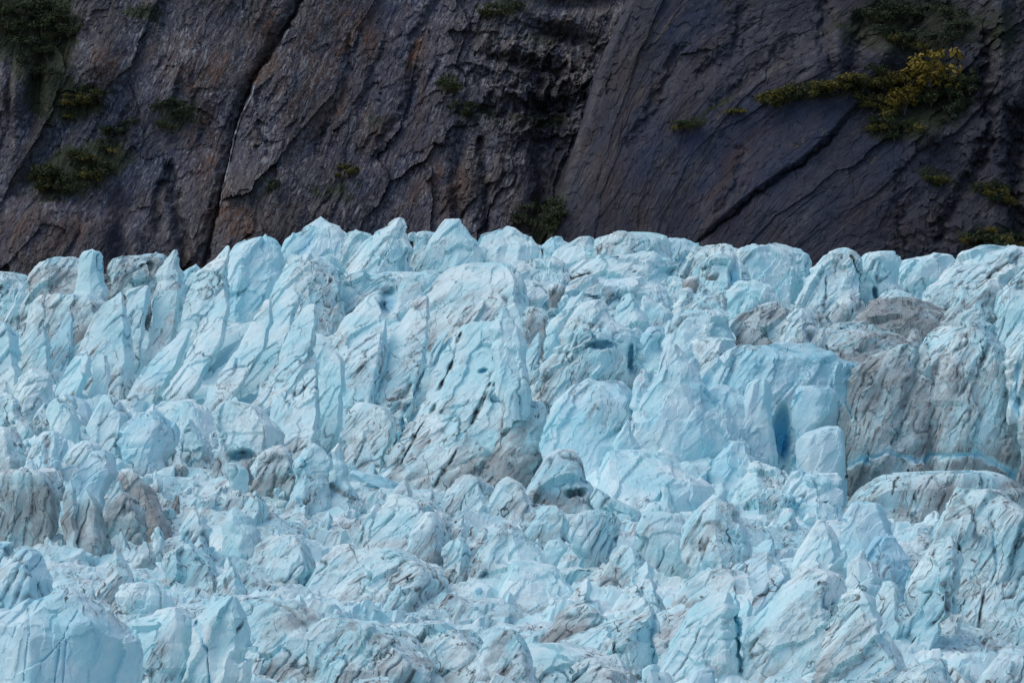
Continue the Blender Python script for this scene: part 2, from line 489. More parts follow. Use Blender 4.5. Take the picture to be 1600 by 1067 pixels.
    me = make_mesh('right_cliff', V, grid_quads(nz, nx), SLATE, rust=rust, moss=np.clip(moss * 1.6, 0, 1) * .62, pale=pale, slab=slab, fold=fw)
    link('cliff_right', me, 'smooth dark slate cliff with slanting seams, behind the ice on the right', kind='structure')
    keep = ~wall
    SURF['R'] = (px[keep], py[keep], V[keep])

left_cliff()
right_cliff()

def surf_pt(side, x, y):
    px, py, V = SURF[side]
    i = int(np.argmin((px - x) ** 2 + (py - y) ** 2))
    return V[i]

# ------------------------------------------------------------------ seracs: every block of ice is an object
FEET = []
# where the glacier carries most rock flour and grit
STAINS = [(240, 790, 85, 65, .42), (60, 800, 70, 80, .28), (745, 730, 90, 40, .60), (620, 680, 30, 50, .30), (860, 565, 50, 60, .22),
          (1380, 505, 150, 35, .25), (700, 890, 50, 60, .18), (450, 965, 95, 30, .25), (860, 960, 80, 40, .22), (110, 450, 75, 45, .22),
          (850, 790, 60, 30, .25), (1250, 1010, 110, 40, .15), (430, 730, 50, 40, .2), (300, 760, 60, 30, .2),
          (400, 860, 400, 120, .08), (1150, 470, 200, 30, .15), (660, 940, 90, 40, .2)]
GS = 500
SEED = [100]
STEP = 2.3                                   # mesh step in photo pixels

def serac(name, label, D, rows, rec=0.5, tk=0.78, dirt=0.15, blue=0.1, p=1.38, ridge=None, lean=None, rough=1.0,
          cat='ice block', grooves=(), dents=(), group=None, ext=75, stretch=4.2, foot=True, cracky=1.0, clean=.5, cuts=None, jagged=1.0):
    SEED[0] += 1
    sd = SEED[0]
    fin = 845 <= D < 935 and .5 * (rows[-1][1] + rows[-1][2]) < 830
    if 0 < dirt < .5:
        dirt *= .72
    if D < 790 and dirt > .05:
        dirt += .13
    rng = random.Random(sd * 7919)
    rows = sorted(rows)
    y0, yb = rows[0][0], rows[-1][0]
    wl = rows[-1][2] - rows[-1][1]
    if ext:
        fl_ = min(9.0, .08 * wl + 2) if ext > 12 else 0.0
        rows = rows + [(yb + .3 * ext, rows[-1][1] - .4 * fl_, rows[-1][2] + .4 * fl_), (yb + ext, rows[-1][1] - fl_, rows[-1][2] + fl_)]
    ry = np.array([r[0] for r in rows], float)
    rl = np.array([r[1] for r in rows], float)
    rr = np.array([r[2] for r in rows], float)
    ybot = ry[-1]
    nv = max(8, int((ybot - y0) / STEP) + 2)
    y = np.linspace(y0, ybot, nv)
    xl, xr = np.interp(y, ry, rl), np.interp(y, ry, rr)
    # broken outline: straight chips of a few pixels along both edges
    ja = min(4.6, .13 * (rr - rl).max()) * jagged * (.6 if fin else 1.0)
    ky = np.cumsum([y0 - 2] + [rng.uniform(4, 19) for _ in range(int((ybot - y0) / 8) + 4)])
    fade = np.clip((y - y0) / 10.0, .25, 1)
    xl = xl + ja * fade * np.interp(y, ky, [rng.uniform(-1, 1) for _ in ky])
    xr = xr + ja * fade * np.interp(y, ky, [rng.uniform(-1, 1) for _ in ky])
    xr = np.maximum(xr, xl + 1.0)
    cy = yb
    Dv = D + rec * (cy - y) * K * D
    wmax = (rr - rl).max()
    wm = np.minimum(xr - xl, 1e9)
    # cap rings
    ch = .14 if wm[0] > 12 else .32
    top = [(y0 - .4 * ch * min(9, wm[0]), .66), (y0 - .8 * ch * min(9, wm[0]), .30), (y0 - ch * min(9, wm[0]), .03)]
    ys = np.concatenate([[t[0] for t in top[::-1]], y])
    c0 = .5 * (xl[0] + xr[0])
    xls = np.concatenate([[c0 - .5 * wm[0] * t[1] for t in top[::-1]], xl])
    xrs = np.concatenate([[c0 + .5 * wm[0] * t[1] for t in top[::-1]], xr])
    sc = np.concatenate([[t[1] for t in top[::-1]], np.ones(nv)])
    Ds = np.concatenate([[Dv[0]] * 3, Dv])
    nv = len(ys)
    w = xrs - xls
    half = .5 * w * K * Ds
    ww = np.maximum(w, 1.0)
    thick = tk * .5 * K * D * (.55 * ww + .45 * np.minimum(wmax, 70) * np.sqrt(ww / wmax)) * np.where(sc < 1, sc, 1)
    thick = np.minimum(thick, 4.0 + .12 * thick)
    nf = max(11, int((wmax * 1.25) / STEP) + 2)
    nb = max(5, nf // 4)
    nu = nf + nb
    # angular cross-section: a few planar flutes whose edges wander with height
    kk = max(2, min(8, int(round(1.4 + wmax / 45.0 + rng.uniform(-.5, .8)))))
    tv = np.linspace(0, 1, 7)
    tt = (ys - ys[0]) / (ys[-1] - ys[0])
    xs, ds = [], []
    rg = rng.uniform(-.45, .55) if ridge is None else ridge
    for i in range(kk):
        x0 = -1 + 2 * (i + .5 + rng.uniform(-.28, .28)) / kk
        x0 = x0 + .55 * rg * (1 - x0 * x0)
        d0 = (1 - abs(x0) ** (p * 1.6)) ** .5 * rng.uniform(.72, 1.12)
        xs.append(np.interp(tt, tv, [x0 + rng.uniform(-.5, .5) / kk for _ in tv]))
        ds.append(np.interp(tt, tv, [d0 * rng.uniform(.75, 1.18) for _ in tv]))
    low = D < 790 and rough > .75
    if fin or low:                               # icefall fins: one broad face to the left, a sharp edge, a short shaded side
        xs, ds = [], []
        n_f = 1 if wmax < (55 if fin else 75) else 2
        for i in range(n_f):
            x0 = (.66 if n_f == 1 else (-.12, .74)[i]) + rng.uniform(-.12, .12)
            if low:
                x0 = x0 * .8 + rng.uniform(-.25, .1)
            d0 = (1.0 if n_f == 1 else (.62, 1.0)[i]) * rng.uniform(.9, 1.1)
            xs.append(np.interp(tt, tv, [x0 + rng.uniform(-.10, .10) for _ in tv]))
            ds.append(np.interp(tt, tv, [d0 * rng.uniform(.88, 1.12) for _ in tv]))
    xs = np.clip(np.array(xs).T, -.96, .96)
    xs.sort(axis=1)
    ds = np.array(ds).T
    exg = np.zeros((nv, nu))
    eyg = np.zeros((nv, nu))
    asp = max(.25, tk)
    back = np.linspace(0, math.pi, nb + 2)[1:-1]
    for r in range(nv):
        cxs = np.concatenate([[-1], xs[r], [1]])
        cds = np.concatenate([[0], ds[r], [0]])
        L = np.concatenate([[0], np.cumsum(np.hypot(np.diff(cxs), asp * np.diff(cds)))])
        q = np.linspace(0, L[-1], nf)
        exg[r, :nf] = np.interp(q, L, cxs)
        eyg[r, :nf] = -np.interp(q, L, cds)
        exg[r, nf:] = np.cos(back)
        eyg[r, nf:] = np.sin(back)
    isfront = np.concatenate([np.ones(nf, bool), np.zeros(nb, bool)])
    cxm = .5 * (xls + xrs)
    X = (cxm[:, None] - 800) * K * Ds[:, None] + half[:, None] * exg
    Y = Ds[:, None] + thick[:, None] * eyg
    Z = np.repeat((CAM_Z + (533.5 - ys) * K * Ds)[:, None], nu, 1)
    V = np.stack([X, Y, Z], -1).reshape(-1, 3)
    N = -grid_normals(V, nv, nu, True)
    cen = np.stack([np.repeat(((cxm - 800) * K * Ds)[:, None], nu, 1), np.repeat(Ds[:, None], nu, 1), Z], -1).reshape(-1, 3)
    flip = ((V - cen) * N).sum(1) < 0
    N[flip] *= -1
    if lean is None:
        lean = 27
    ctr = V.mean(0)
    sl = math.tan(R(lean))
    for _ in range((1 if fin else 2 if low else 2 + int(wmax / 45)) if cuts is None else cuts):
        ax = rng.uniform(-.7, -.2) if fin else rng.uniform(-1.15, 1.15)
        nz = -ax * sl if fin else rng.choice([rng.uniform(-.15, .5), -ax * sl * .9, -ax * sl])
        n = np.array([ax, -1.0, nz])
        n /= np.linalg.norm(n)
        t_ = (V - ctr) @ n
        fr = np.tile(isfront, nv)
        hcut = np.quantile(t_[fr], rng.uniform(.72, .93))
        V = V - np.maximum(t_ - hcut, 0)[:, None] * .92 * n
    if jagged > .5 and D < 835:
        for _ in range(2):                       # broken, slanting tops
            n = np.array([rng.choice([-1, 1]) * rng.uniform(.35, 1.3), -rng.uniform(0, .5), .65])
            n /= np.linalg.norm(n)
            t_ = (V - ctr) @ n
            hcut = np.quantile(t_, rng.uniform(.90, .97))
            V = V - np.maximum(t_ - hcut, 0)[:, None] * .9 * n
    N = -grid_normals(V, nv, nu, True)
    flip = ((V - cen) * N).sum(1) < 0
    N[flip] *= -1
    pxv = 800 + V[:, 0] / (K * V[:, 1])
    pyv = 533.5 - (V[:, 2] - CAM_Z) / (K * V[:, 1])
    org = (0.0, 800.0, 40.0)
    fold = fold_coords(V[:, 0], V[:, 1], V[:, 2], R(lean), stretch, org)
    P = (V - np.array(org)).astype(np.float32)
    wm_ = np.repeat((half * 2)[:, None], nu, 1).ravel()
    edge = np.clip(np.repeat(sc[:, None], nu, 1).ravel(), .3, 1)
    size = min(1.0, wmax * K * D / 6.0)
    warp = fbm(P / 4.0, 3, GS) * .55
    fw = fold + np.stack([warp * .3, warp, warp], 1).astype(np.float32)
    c1, e1, r1 = cells(fw / (4.6 if size > .75 else 2.9), GS + 1)
    c2, e2, r2 = cells(fw / 1.9, GS + 2)
    c3, e3, r3 = cells((P + warp[:, None] * .3) / 0.85, GS + 3)
    n1 = fbm(P / 6.0, 3, GS + 4)
    pc = perlin(fw / 2.6, GS + 5)
    gate = sstep(-.05, .35, perlin(P / 6.5, GS + 6) + .1 * cracky)
    ck = np.exp(-(pc / .055) ** 2) * gate * cracky
    amp = np.clip(wm_ / 5.0, .25, 1.0) * rough
    c0, e0, r0 = cells(fw / 9.0, GS + 8)
    fl = 1 - 2 * np.abs(perlin(fold * np.array([.35, .8, .8], np.float32) + .2 * warp[:, None], GS + 9))
    big = np.clip((wmax * K * D - 5) / 8, 0, 1)
    c1, c0, c2, c3 = (c1 * .5, c0 * .2, c2, c3) if fin else (c1 * .62, c0 * .45, c2 * 1.25, c3 * 1.6) if low else (c1 * .95, c0 * .8, c2 * 1.6, c3 * 2.0)
    disp = amp * (1.15 * size * c1 + .8 * big * c0 + .17 * c2 + .04 * c3 + .12 * size * n1 + .07 * fl) - .34 * ck
    disp *= edge
    V2 = V + N * disp[:, None] * np.array([.75, 1.0, .8])
    front = np.tile(isfront, nv)
    crack = ck * .75
    bl = (blue + .55 * ck * sstep(.05, .3, perlin(P / 9.0, GS + 12)) * (dirt < .5)).astype(np.float32)  # blue tint along gated cracks paints in their shade
    hgt = np.repeat(np.clip((ys - y0) / max(20.0, .3 * (yb - y0)), 0, 1)[:, None], nu, 1).ravel()
    drt = (dirt * (1 - clean * (1 - sstep(0, 1, hgt + .25 * n1)))).astype(np.float32)
    drt += (.30 * sstep(.72, 1.0, np.repeat(((ys - y0) / max(1.0, yb - y0))[:, None], nu, 1).ravel() + .15 * n1) * (dirt > -.2)).astype(np.float32)
    for (gx, gy, grx, gry, ga) in STAINS:
        drt += (ga * gauss(pxv, pyv, gx, gy, grx, gry)).astype(np.float32)
    for g in grooves:
        pts, wpx, dep, kind = g
        d = poly_dist(pxv + n1 * 2.5, pyv + c2 * 1.5, pts)
        m = np.exp(-(d / (wpx * (.45 + .9 * sstep(-.3, .3, perlin(P / 2.2, GS + 14))))) ** 2) * front
        if kind == '':
            m = m * sstep(-.35, .05, perlin(P / 3.5, GS + 15))
        V2[:, 1] += m * dep
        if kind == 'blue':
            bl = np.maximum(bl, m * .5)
            drt = drt * (1 - .95 * m) - .3 * m
        elif kind == 'brown':
            drt = np.maximum(drt, m * .9)
        else:
            crack = np.maximum(crack, m * 1.3)
    for g in dents:
        x, yy, rx, ryy, dep, kind = g
        m = np.exp(-(((pxv + 5 * warp - x) / rx) ** 2 + ((pyv + 3 * c2 - yy) / ryy) ** 2) ** 2.5) * front
        V2[:, 1] += m * dep
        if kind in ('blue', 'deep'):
            bl = np.maximum(bl, m * (.95 if kind == 'deep' else .55))  # the blue shade inside dents and slots is put into the colour
        elif kind == 'brown':
            drt = np.maximum(drt, m * 1.1)
    loc = Vector(((cxm[-1] - 800) * K * D, D, CAM_Z + (533.5 - yb) * K * D))
    V2 = V2 - np.array(loc)
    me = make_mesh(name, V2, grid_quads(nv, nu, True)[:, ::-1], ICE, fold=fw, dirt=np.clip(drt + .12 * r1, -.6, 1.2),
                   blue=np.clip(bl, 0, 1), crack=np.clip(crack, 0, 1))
    if foot:
        th_ = float(np.median(thick))
        FEET.append((loc.x, D - th_, CAM_Z + (533.5 - yb) * K * D, 1.0))
        wall = D > 835 and cxm[-1] < 900
        ym = yb - (.46 if wall else .5) * (yb - y0)
        Dm = D + rec * (yb - ym) * K * D
        FEET.append(((np.interp(ym, ys, cxm) - 800) * K * Dm, Dm + (.8 if wall else .6) * th_, CAM_Z + (533.5 - ym) * K * Dm, .7 if wall else 1.0))
    return link(name, me, label, cat, group, kind='thing', loc=loc)

S = serac
# ---- skyline of the glacier, left to right
S('ice_block', 'low pale ice hump at the left edge of the skyline', 972, [(427,5,25),(432,-20,42),(445,-50,55),(480,-60,60),(520,-60,70)], dirt=.3)
S('ice_dome', 'grey dirt-veiled ice dome on the skyline near the left edge', 955, [(403,92,122),(406,82,140),(412,64,150),(424,52,158),(437,45,165),(470,38,170),(510,35,165)], dirt=.62, lean=35, rec=.7)
S('ice_boss', 'pale greenish ice knob rising from the grey dome on the left skyline', 946, [(392,139,149),(395,130,158),(402,125,160),(414,122,161),(435,118,165),(470,110,166)], dirt=.12, rough=.6, rec=.3)
S('ice_block', 'dirty crest block between the pale knob and the leaning horn on the left skyline', 958, [(397,225,250),(402,210,262),(409,172,268),(430,165,275),(470,165,280)], dirt=.7, rec=.6, dents=[(228,420,12,9,2.5,'')])
S('ice_horn', 'stubby pale ice horn leaning right, first spike on the left skyline', 944, [(392,270,277),(397,266,278),(404,260,277),(411,256,275),(425,246,283),(450,242,291),(500,238,284),(545,232,268)], dirt=.3, rough=.7, rec=.45)
S('ice_block', 'small white ice peak between the two leaning horns of the left skyline', 966, [(414,303,308),(421,288,314),(438,286,326),(470,285,330)], dirt=-.15)
S('ice_fin', 'tall leaning ice fin topped by a thin thumb, second spike on the left skyline', 928, [(385,354,358),(390,350,359),(398,342,358),(405,337,356),(412,327,353),(430,306,353),(470,292,358),(520,276,348),(560,262,330),(600,250,308),(625,242,290)], rec=.7, dirt=.28, stretch=2.2, jagged=.4)
S('ice_peak', 'pale pointed ice peak just left of the tallest dome on the skyline', 976, [(368,411,419),(376,398,431),(387,374,441),(397,363,442),(430,358,441),(470,350,434),(515,335,420)], dirt=-.15, blue=.22, p=1.5, ridge=.3)
S('ice_dome', 'large smooth ice dome, the leftmost of the three tallest skyline peaks', 984, [(341,497,505),(348,482,515),(356,471,527),(366,461,538),(380,450,548),(395,441,552),(415,434,550),(435,428,545),(465,425,530)], dirt=-.15, blue=.22, rough=.6, p=1.6, ridge=-.2, grooves=[([(455,415),(480,385),(492,362)],6,.5,'blue')], jagged=.4)
S('ice_block', 'cluster of small ice teeth in the dip right of the large smooth dome', 978, [(361,552,560),(363,546,578),(369,536,586),(385,530,588),(415,528,590)], dirt=.1, lean=25)
S('ice_peak', 'steep ice peak with cut right side, middle of the three tallest skyline peaks', 966, [(341,618,632),(347,607,636),(356,597,637),(368,580,638),(385,562,640),(410,546,643),(440,535,648),(475,528,652)], dirt=.1, p=1.45, ridge=.55, rough=.8)
S('ice_peak', 'blunt ice peak, the rightmost of the three tallest skyline peaks', 971, [(343,695,718),(348,691,723),(358,685,730),(371,677,737),(388,666,747),(410,655,757),(440,650,765),(475,648,765)], dirt=-.15, rough=.7, ridge=.3)
S('ice_block', 'low ice saddle between the middle and right tall skyline peaks', 990, [(362,650,678),(368,640,692),(400,636,695)], dirt=.1)
S('ice_dome', 'broad ice dome left of the dark cleft between the two cliffs', 975, [(354,786,800),(360,775,809),(370,757,819),(386,745,838),(405,730,846),(440,715,850),(475,700,850)], dirt=.1, rough=.7, ridge=.4)
S('ice_block', 'small ice peak standing in the skyline notch below the dark cleft', 982, [(370,862,879),(375,855,881),(385,847,886),(400,843,890),(425,842,892)], dirt=-.15, blue=.25)
S('ice_block', 'rounded skyline ice block right of the notch below the cleft', 970, [(370,906,927),(378,893,930),(390,870,936),(405,856,940),(430,848,945),(455,845,950)], dirt=.1, rough=.75)
S('ice_dome', 'wide flat-topped ice dome at the middle of the skyline', 967, [(364,958,988),(367,936,1020),(373,927,1040),(386,923,1047),(410,920,1056),(436,915,1060)], dirt=.18, rough=.75)
S('ice_block', 'shaded ice shoulder on the right end of the wide flat-topped dome', 976, [(374,1048,1076),(380,1040,1092),(390,1036,1100),(420,1034,1106)], dirt=.1, blue=.2)
S('ice_block', 'blocky skyline ice left of the square ice tower', 961, [(384,1105,1140),(390,1085,1165),(405,1070,1182),(430,1060,1188),(460,1050,1190)], dirt=.15, lean=25)
S('ice_tower', 'square cracked ice tower on the skyline right of centre', 954, [(387,1168,1215),(391,1157,1240),(396,1150,1257),(410,1147,1265),(440,1143,1263),(470,1140,1258),(495,1140,1255)], dirt=.15, blue=.15, p=2.2)
S('ice_block', 'big split ice block right of the square tower, with dark vertical cracks', 949, [(388,1310,1328),(392,1296,1338),(400,1285,1345),(412,1272,1350),(430,1262,1352),(450,1252,1352),(470,1241,1350),(488,1236,1345)], dirt=.2, blue=.12, grooves=[([(1330,400),(1345,430),(1342,470)],2.2,.8,''),([(1292,430),(1288,480)],2,.6,'')])
S('ice_block', 'ice block with a flat white cap beside the big split block', 956, [(393,1370,1397),(398,1350,1400),(408,1345,1403),(425,1342,1406),(450,1335,1409),(480,1325,1406)], dirt=.18, dents=[(1367,457,4,9,2.2,'blue')])
S('ice_block', 'bumpy rounded ice in the right skyline dip', 966, [(397,1458,1490),(404,1440,1496),(411,1408,1498),(425,1393,1492),(445,1395,1475),(465,1400,1460)], dirt=-.15)
S('ice_ridge', 'long slanting ice ridge with grey streaks at the right end of the skyline', 934, [(385,1570,1600),(390,1530,1640),(398,1510,1660),(413,1490,1665),(438,1466,1665),(460,1448,1650),(490,1430,1630),(520,1420,1600)], dirt=.42, lean=40, rec=.9, grooves=[([(1600,395),(1560,425),(1520,460),(1470,500)],6,1.0,'brown')])
S('ice_wall', 'grey rounded ice wall at the right edge below the skyline', 914, [(412,1608,1660),(430,1585,1665),(450,1566,1665),(475,1553,1665),(500,1550,1665),(545,1545,1665)], dirt=.45, blue=.1, rough=.7)
S('ice_fin', 'narrow pale ice fin in front of the streaked ridge on the right', 922, [(445,1507,1528),(455,1495,1530),(480,1485,1526),(505,1473,1507)], dirt=.15, lean=35)
S('ice_fin', 'second narrow fin beside the grey wall, streaked brown', 918, [(438,1540,1560),(450,1528,1562),(475,1510,1550),(510,1490,1552),(528,1480,1552)], dirt=.55, lean=38)
S('debris_mound', 'brown debris-covered ice mound below the right skyline', 926, [(453,1393,1407),(459,1377,1424),(470,1355,1446),(488,1342,1482),(510,1330,1492),(535,1318,1495)], dirt=.85, rec=1.0, cat='debris mound', rough=.7)
S('debris_mound', 'lower brown rubble ridge spreading left in front of the debris mound', 905, [(506,1330,1350),(512,1290,1380),(522,1262,1432),(540,1255,1440),(560,1255,1440)], dirt=.75, rec=.8, cat='debris mound')
S('debris_mound', 'patchy grey rubble ridge above the blue hollow', 908, [(475,1205,1240),(482,1185,1262),(495,1165,1290),(515,1150,1300),(545,1150,1310)], dirt=.62, rec=.8, cat='debris mound')
S('ice_block', 'triangular ice block, clean on the left, stained on the right, beside the rubble ridge', 893, [(483,1245,1258),(492,1236,1270),(510,1226,1284),(530,1218,1290),(550,1213,1285)], dirt=.45, p=1.4, ridge=.2)

# ---- band below the skyline
S('ice_block', 'stained ice slope between the tall leaning fin and the pointed peak', 938, [(403,455,515),(412,446,530),(430,436,540),(455,428,540),(480,424,530)], dirt=.42, lean=32, rec=.8)
S('ice_block', 'broad ice shelf below the middle tall skyline peak', 945, [(425,590,640),(432,545,690),(445,522,700),(465,510,695),(490,508,690)], dirt=.2, lean=30, rec=.9, dents=[(607,470,13,20,3.0,'blue')])
S('ice_block', 'grit-streaked ice bulge below the right tall skyline peak', 916, [(411,738,790),(418,705,802),(432,682,815),(450,671,820),(470,666,826),(500,664,828),(525,664,826)], dirt=.36, lean=32, rec=.9, rough=.8)
S('ice_shelf', 'wide cracked ice shelf below the broad dome', 940, [(406,800,850),(413,780,876),(430,762,888),(450,750,884),(480,742,862)], dirt=.25, lean=35, rec=1.1)
S('ice_shelf', 'layered ice shelf with thin dark cracks below the wide flat-topped dome', 944, [(401,965,1040),(405,932,1056),(415,905,1062),(430,890,1062),(447,880,1052),(462,880,1035)], dirt=.28, lean=38, rec=1.1, grooves=[([(890,440),(930,425),(980,420),(1010,432)],2,.7,''),([(940,400),(985,405),(1000,395)],2,.6,'')])
S('ice_shelf', 'lower layered ice shelf right of the dark brown boulder', 925, [(437,905,1000),(444,890,1030),(455,880,1042),(472,878,1045),(490,880,1045)], dirt=.22, blue=.22, lean=38, rec=.9, grooves=[([(880,468),(905,462),(935,466)],4,1.5,'blue')])
S('ice_block', 'white ice block right of the layered shelves with grit on top', 929, [(432,1046,1062),(440,1036,1096),(455,1031,1112),(475,1030,1130),(497,1030,1140)], dirt=.25, rec=.7)
S('ice_block', 'ice block with a blue hollow right side below the blocky skyline ice', 936, [(402,1102,1150),(415,1090,1162),(440,1085,1176),(470,1090,1192)], dirt=.1, blue=.15, dents=[(1148,430,8,24,1.8,'blue')])
S('ice_block', 'cracked ice block left of the square tower foot', 926, [(440,1150,1180),(450,1130,1200),(470,1122,1215),(492,1122,1222)], dirt=.2)
S('ice_spur', 'slim ice spur sloping up to the right in front of the grit-topped block', 912, [(452,1069,1080),(459,1059,1084),(478,1046,1080),(498,1036,1076),(515,1030,1075)], dirt=.25, lean=40, rec=.7)
S('ice_slab', 'flat pale ice slab right of the slim ice spur', 906, [(463,1085,1128),(470,1072,1132),(485,1060,1135),(505,1052,1132)], dirt=.2, lean=40, rec=.8)
S('dirty_boulder', 'dark brown boulder stuck in the ice left of the blue crack', 903, [(444,860,880),(449,857,884),(458,856,883),(468,858,878),(475,859,874)], dirt=1.2, rough=.5, ext=6, cat='boulder', foot=False)
S('dirty_boulder', 'brown grit-covered lump on the white ice block below the skyline', 917, [(432,1078,1092),(437,1068,1094),(446,1066,1094),(454,1070,1090)], dirt=1.1, rough=.6, ext=5, cat='boulder', foot=False)
S('dirty_boulder', 'small dark rock beside the blue hollow below the blocky skyline ice', 920, [(421,1110,1118),(427,1105,1124),(434,1104,1122)], dirt=1.2, rough=.5, ext=4, cat='boulder', foot=False)

# ---- the slanting fins of the left icefall
S('ice_pillar', 'upright pale ice pillar with a flat slanting head near the left edge', 913, [(463,60,69),(470,52,71),(485,44,71),(510,36,72),(540,32,76),(570,30,80),(595,26,84)], dirt=.25, p=1.5, ridge=-.3)
S('ice_shard', 'blue-shaded ice shard leaning right beside the upright pillar', 921, [(489,104,113),(495,100,114),(510,92,115),(525,82,116),(540,76,116),(560,74,112)], dirt=.1, blue=.35, p=1.4)
S('ice_slab', 'broad smooth leaning ice slab on the left icefall with a small spike', 914, [(457,186,190),(464,179,193),(475,160,195),(490,150,197),(510,140,202),(540,125,209),(565,118,210),(590,108,206)], dirt=.12, p=1.9)
S('ice_slab', 'pale ice slab with a straight right edge behind the broad smooth slab', 924, [(447,221,234),(454,201,235),(470,196,234),(495,196,230),(520,200,227),(545,205,222)], dirt=.15, p=1.4, ridge=.5)
S('ice_slab', 'low ice slab with a sharp right corner below the broad smooth slab', 893, [(549,126,139),(560,115,141),(580,100,141),(600,88,138),(615,80,130)], dirt=.18, p=1.5, ridge=.6)
S('ice_fin', 'thin upright ice fin right of the low sharp-cornered slab', 896, [(555,150,168),(575,145,170),(595,142,171),(612,138,168)], dirt=.15)
S('ice_column', 'stained ice column under the stubby horn', 923, [(455,242,286),(480,239,280),(510,236,276),(540,230,264),(580,216,256),(605,206,240)], dirt=.6, lean=20)
S('ice_block', 'pale ice block at the left edge below the grey dome', 903, [(505,-30,12),(530,-40,28),(560,-40,33),(590,-40,33)], dirt=.2)
S('ice_block', 'grey stained ice face between the grey dome and the pale pillar', 932, [(462,75,150),(475,68,165),(500,66,170),(530,70,160)], dirt=.66, lean=30)
S('ice_fin', 'leaning ice fin with a crumbly head right of the tall thumb-topped fin', 903, [(467,346,354),(475,338,358),(490,329,358),(510,318,354),(530,308,350),(560,290,336),(590,270,318),(618,255,300)], rec=.8, dirt=.3, stretch=2.2)
S('ice_fin', 'slender ice fin ending in a blue slot, left of the crumbly-headed fin', 908, [(515,285,300),(540,262,292),(570,232,280),(600,212,262),(625,200,245)], rec=.7, dirt=.2, blue=.2)
S('ice_fin', 'leaning ice fin below the pointed skyline peak', 899, [(470,413,424),(485,402,427),(510,392,425),(540,375,416),(570,355,402),(600,335,382),(635,316,360)], rec=.8, dirt=.3)
S('ice_fin', 'long leaning ice fin with a pointed head left of the blue slabs', 896, [(476,481,495),(490,468,498),(510,455,498),(530,448,495),(552,440,490),(575,425,472),(600,410,452),(635,396,435)], rec=.8, dirt=.32)
S('ice_fin', 'narrow ice fin sandwiched behind the long leaning fin', 912, [(452,445,462),(465,436,470),(490,426,462),(520,415,455),(560,395,440),(600,378,420)], rec=.8, dirt=.25, blue=.15)
S('ice_fin', 'rippled ice fin with a rounded foot on the lower left icefall', 866, [(579,483,494),(590,471,497),(610,458,498),(630,445,499),(650,432,500),(672,420,501),(690,415,498)], rec=.6, dirt=.28, stretch=2.0)
S('ice_pillar', 'rippled ice pillar with a dark right edge on the lower left icefall', 871, [(540,492,506),(552,492,530),(565,496,538),(590,497,539),(630,496,539),(665,492,537),(690,485,527),(712,480,512)], rec=.6, dirt=.34, p=1.5, ridge=.3)
S('ice_slab', 'tall ice slab with a fluted head left of the straight-edged slab', 901, [(464,569,586),(475,556,594),(490,545,598),(510,531,600),(530,521,602),(550,515,603),(575,512,600)], rec=.8, dirt=.24, blue=.1)
S('ice_slab', 'bluish ice slab with a straight vertical right edge in the left icefall', 884, [(501,597,603),(512,585,604),(530,562,603),(550,542,601),(575,537,599),(600,536,592),(630,536,582),(655,537,576)], rec=.7, dirt=.22, blue=.25, p=1.5, ridge=.75)
S('ice_slab', 'large fretted ice slab left of the great leaning fin, brown at its foot', 879, [(463,656,668),(475,648,671),(490,633,670),(510,618,669),(530,606,669),(560,596,667),(590,585,663),(620,575,656),(650,560,646),(680,550,632),(708,540,616),(730,535,602)], rec=.8, dirt=.36, grooves=[([(640,600),(615,650),(600,700)],9,1.2,'brown'),([(665,580),(640,630),(625,680)],4,2.5,'blue')])
S('ice_block', 'stained ledge of ice at the foot of the fretted slab', 866, [(629,556,572),(640,546,602),(660,538,624),(690,530,616),(715,520,602)], rec=.6, dirt=.38)
S('ice_fin', 'great leaning ice fin with long parallel cracks at the centre left', 848, [(504,738,775),(510,722,795),(518,713,808),(535,703,812),(560,689,814),(590,676,812),(620,661,815),(650,645,828),(680,630,838),(705,615,840),(725,602,838),(745,592,834),(765,622,832)], rec=.75, dirt=.30, p=2.0, stretch=3.6, lean=30,
  grooves=[([(718,520),(705,565),(690,600),(675,640),(650,680),(628,725)],2.4,1.0,''), ([(790,580),(760,620),(735,670),(705,715),(680,760)],2.4,.9,''), ([(765,600),(745,645),(728,690)],2,.6,''), ([(820,640),(790,690),(760,730),(720,762)],9,.8,'brown'), ([(790,715),(740,720),(690,735),(640,750)],7,.7,'brown')],
  dents=[(756,579,7,4.5,1.6,'blue')])
S('ice_column', 'ragged ice column on the right side of the great leaning fin', 841, [(482,784,792),(495,776,801),(515,770,813),(540,767,820),(570,770,820),(600,775,828),(625,780,834)], rec=.5, dirt=.25, blue=.15, lean=8)
S('ice_block', 'grit-stained ice flank below the ragged column beside the blue hollow', 838, [(628,800,850),(645,785,860),(670,775,855),(700,770,846),(730,765,838),(750,765,835)], rec=.5, dirt=.62, lean=35)
S('ice_slab', 'grey ice slab standing in the dark crevice right of the great fin', 886, [(482,826,850),(495,819,856),(525,820,853),(560,823,846)], dirt=.75, rough=.8, lean=10)
S('ice_block', 'stained ice rib left of the dark crevice', 895, [(480,822,838),(500,812,836),(530,812,832),(560,812,832)], dirt=.5, lean=5)

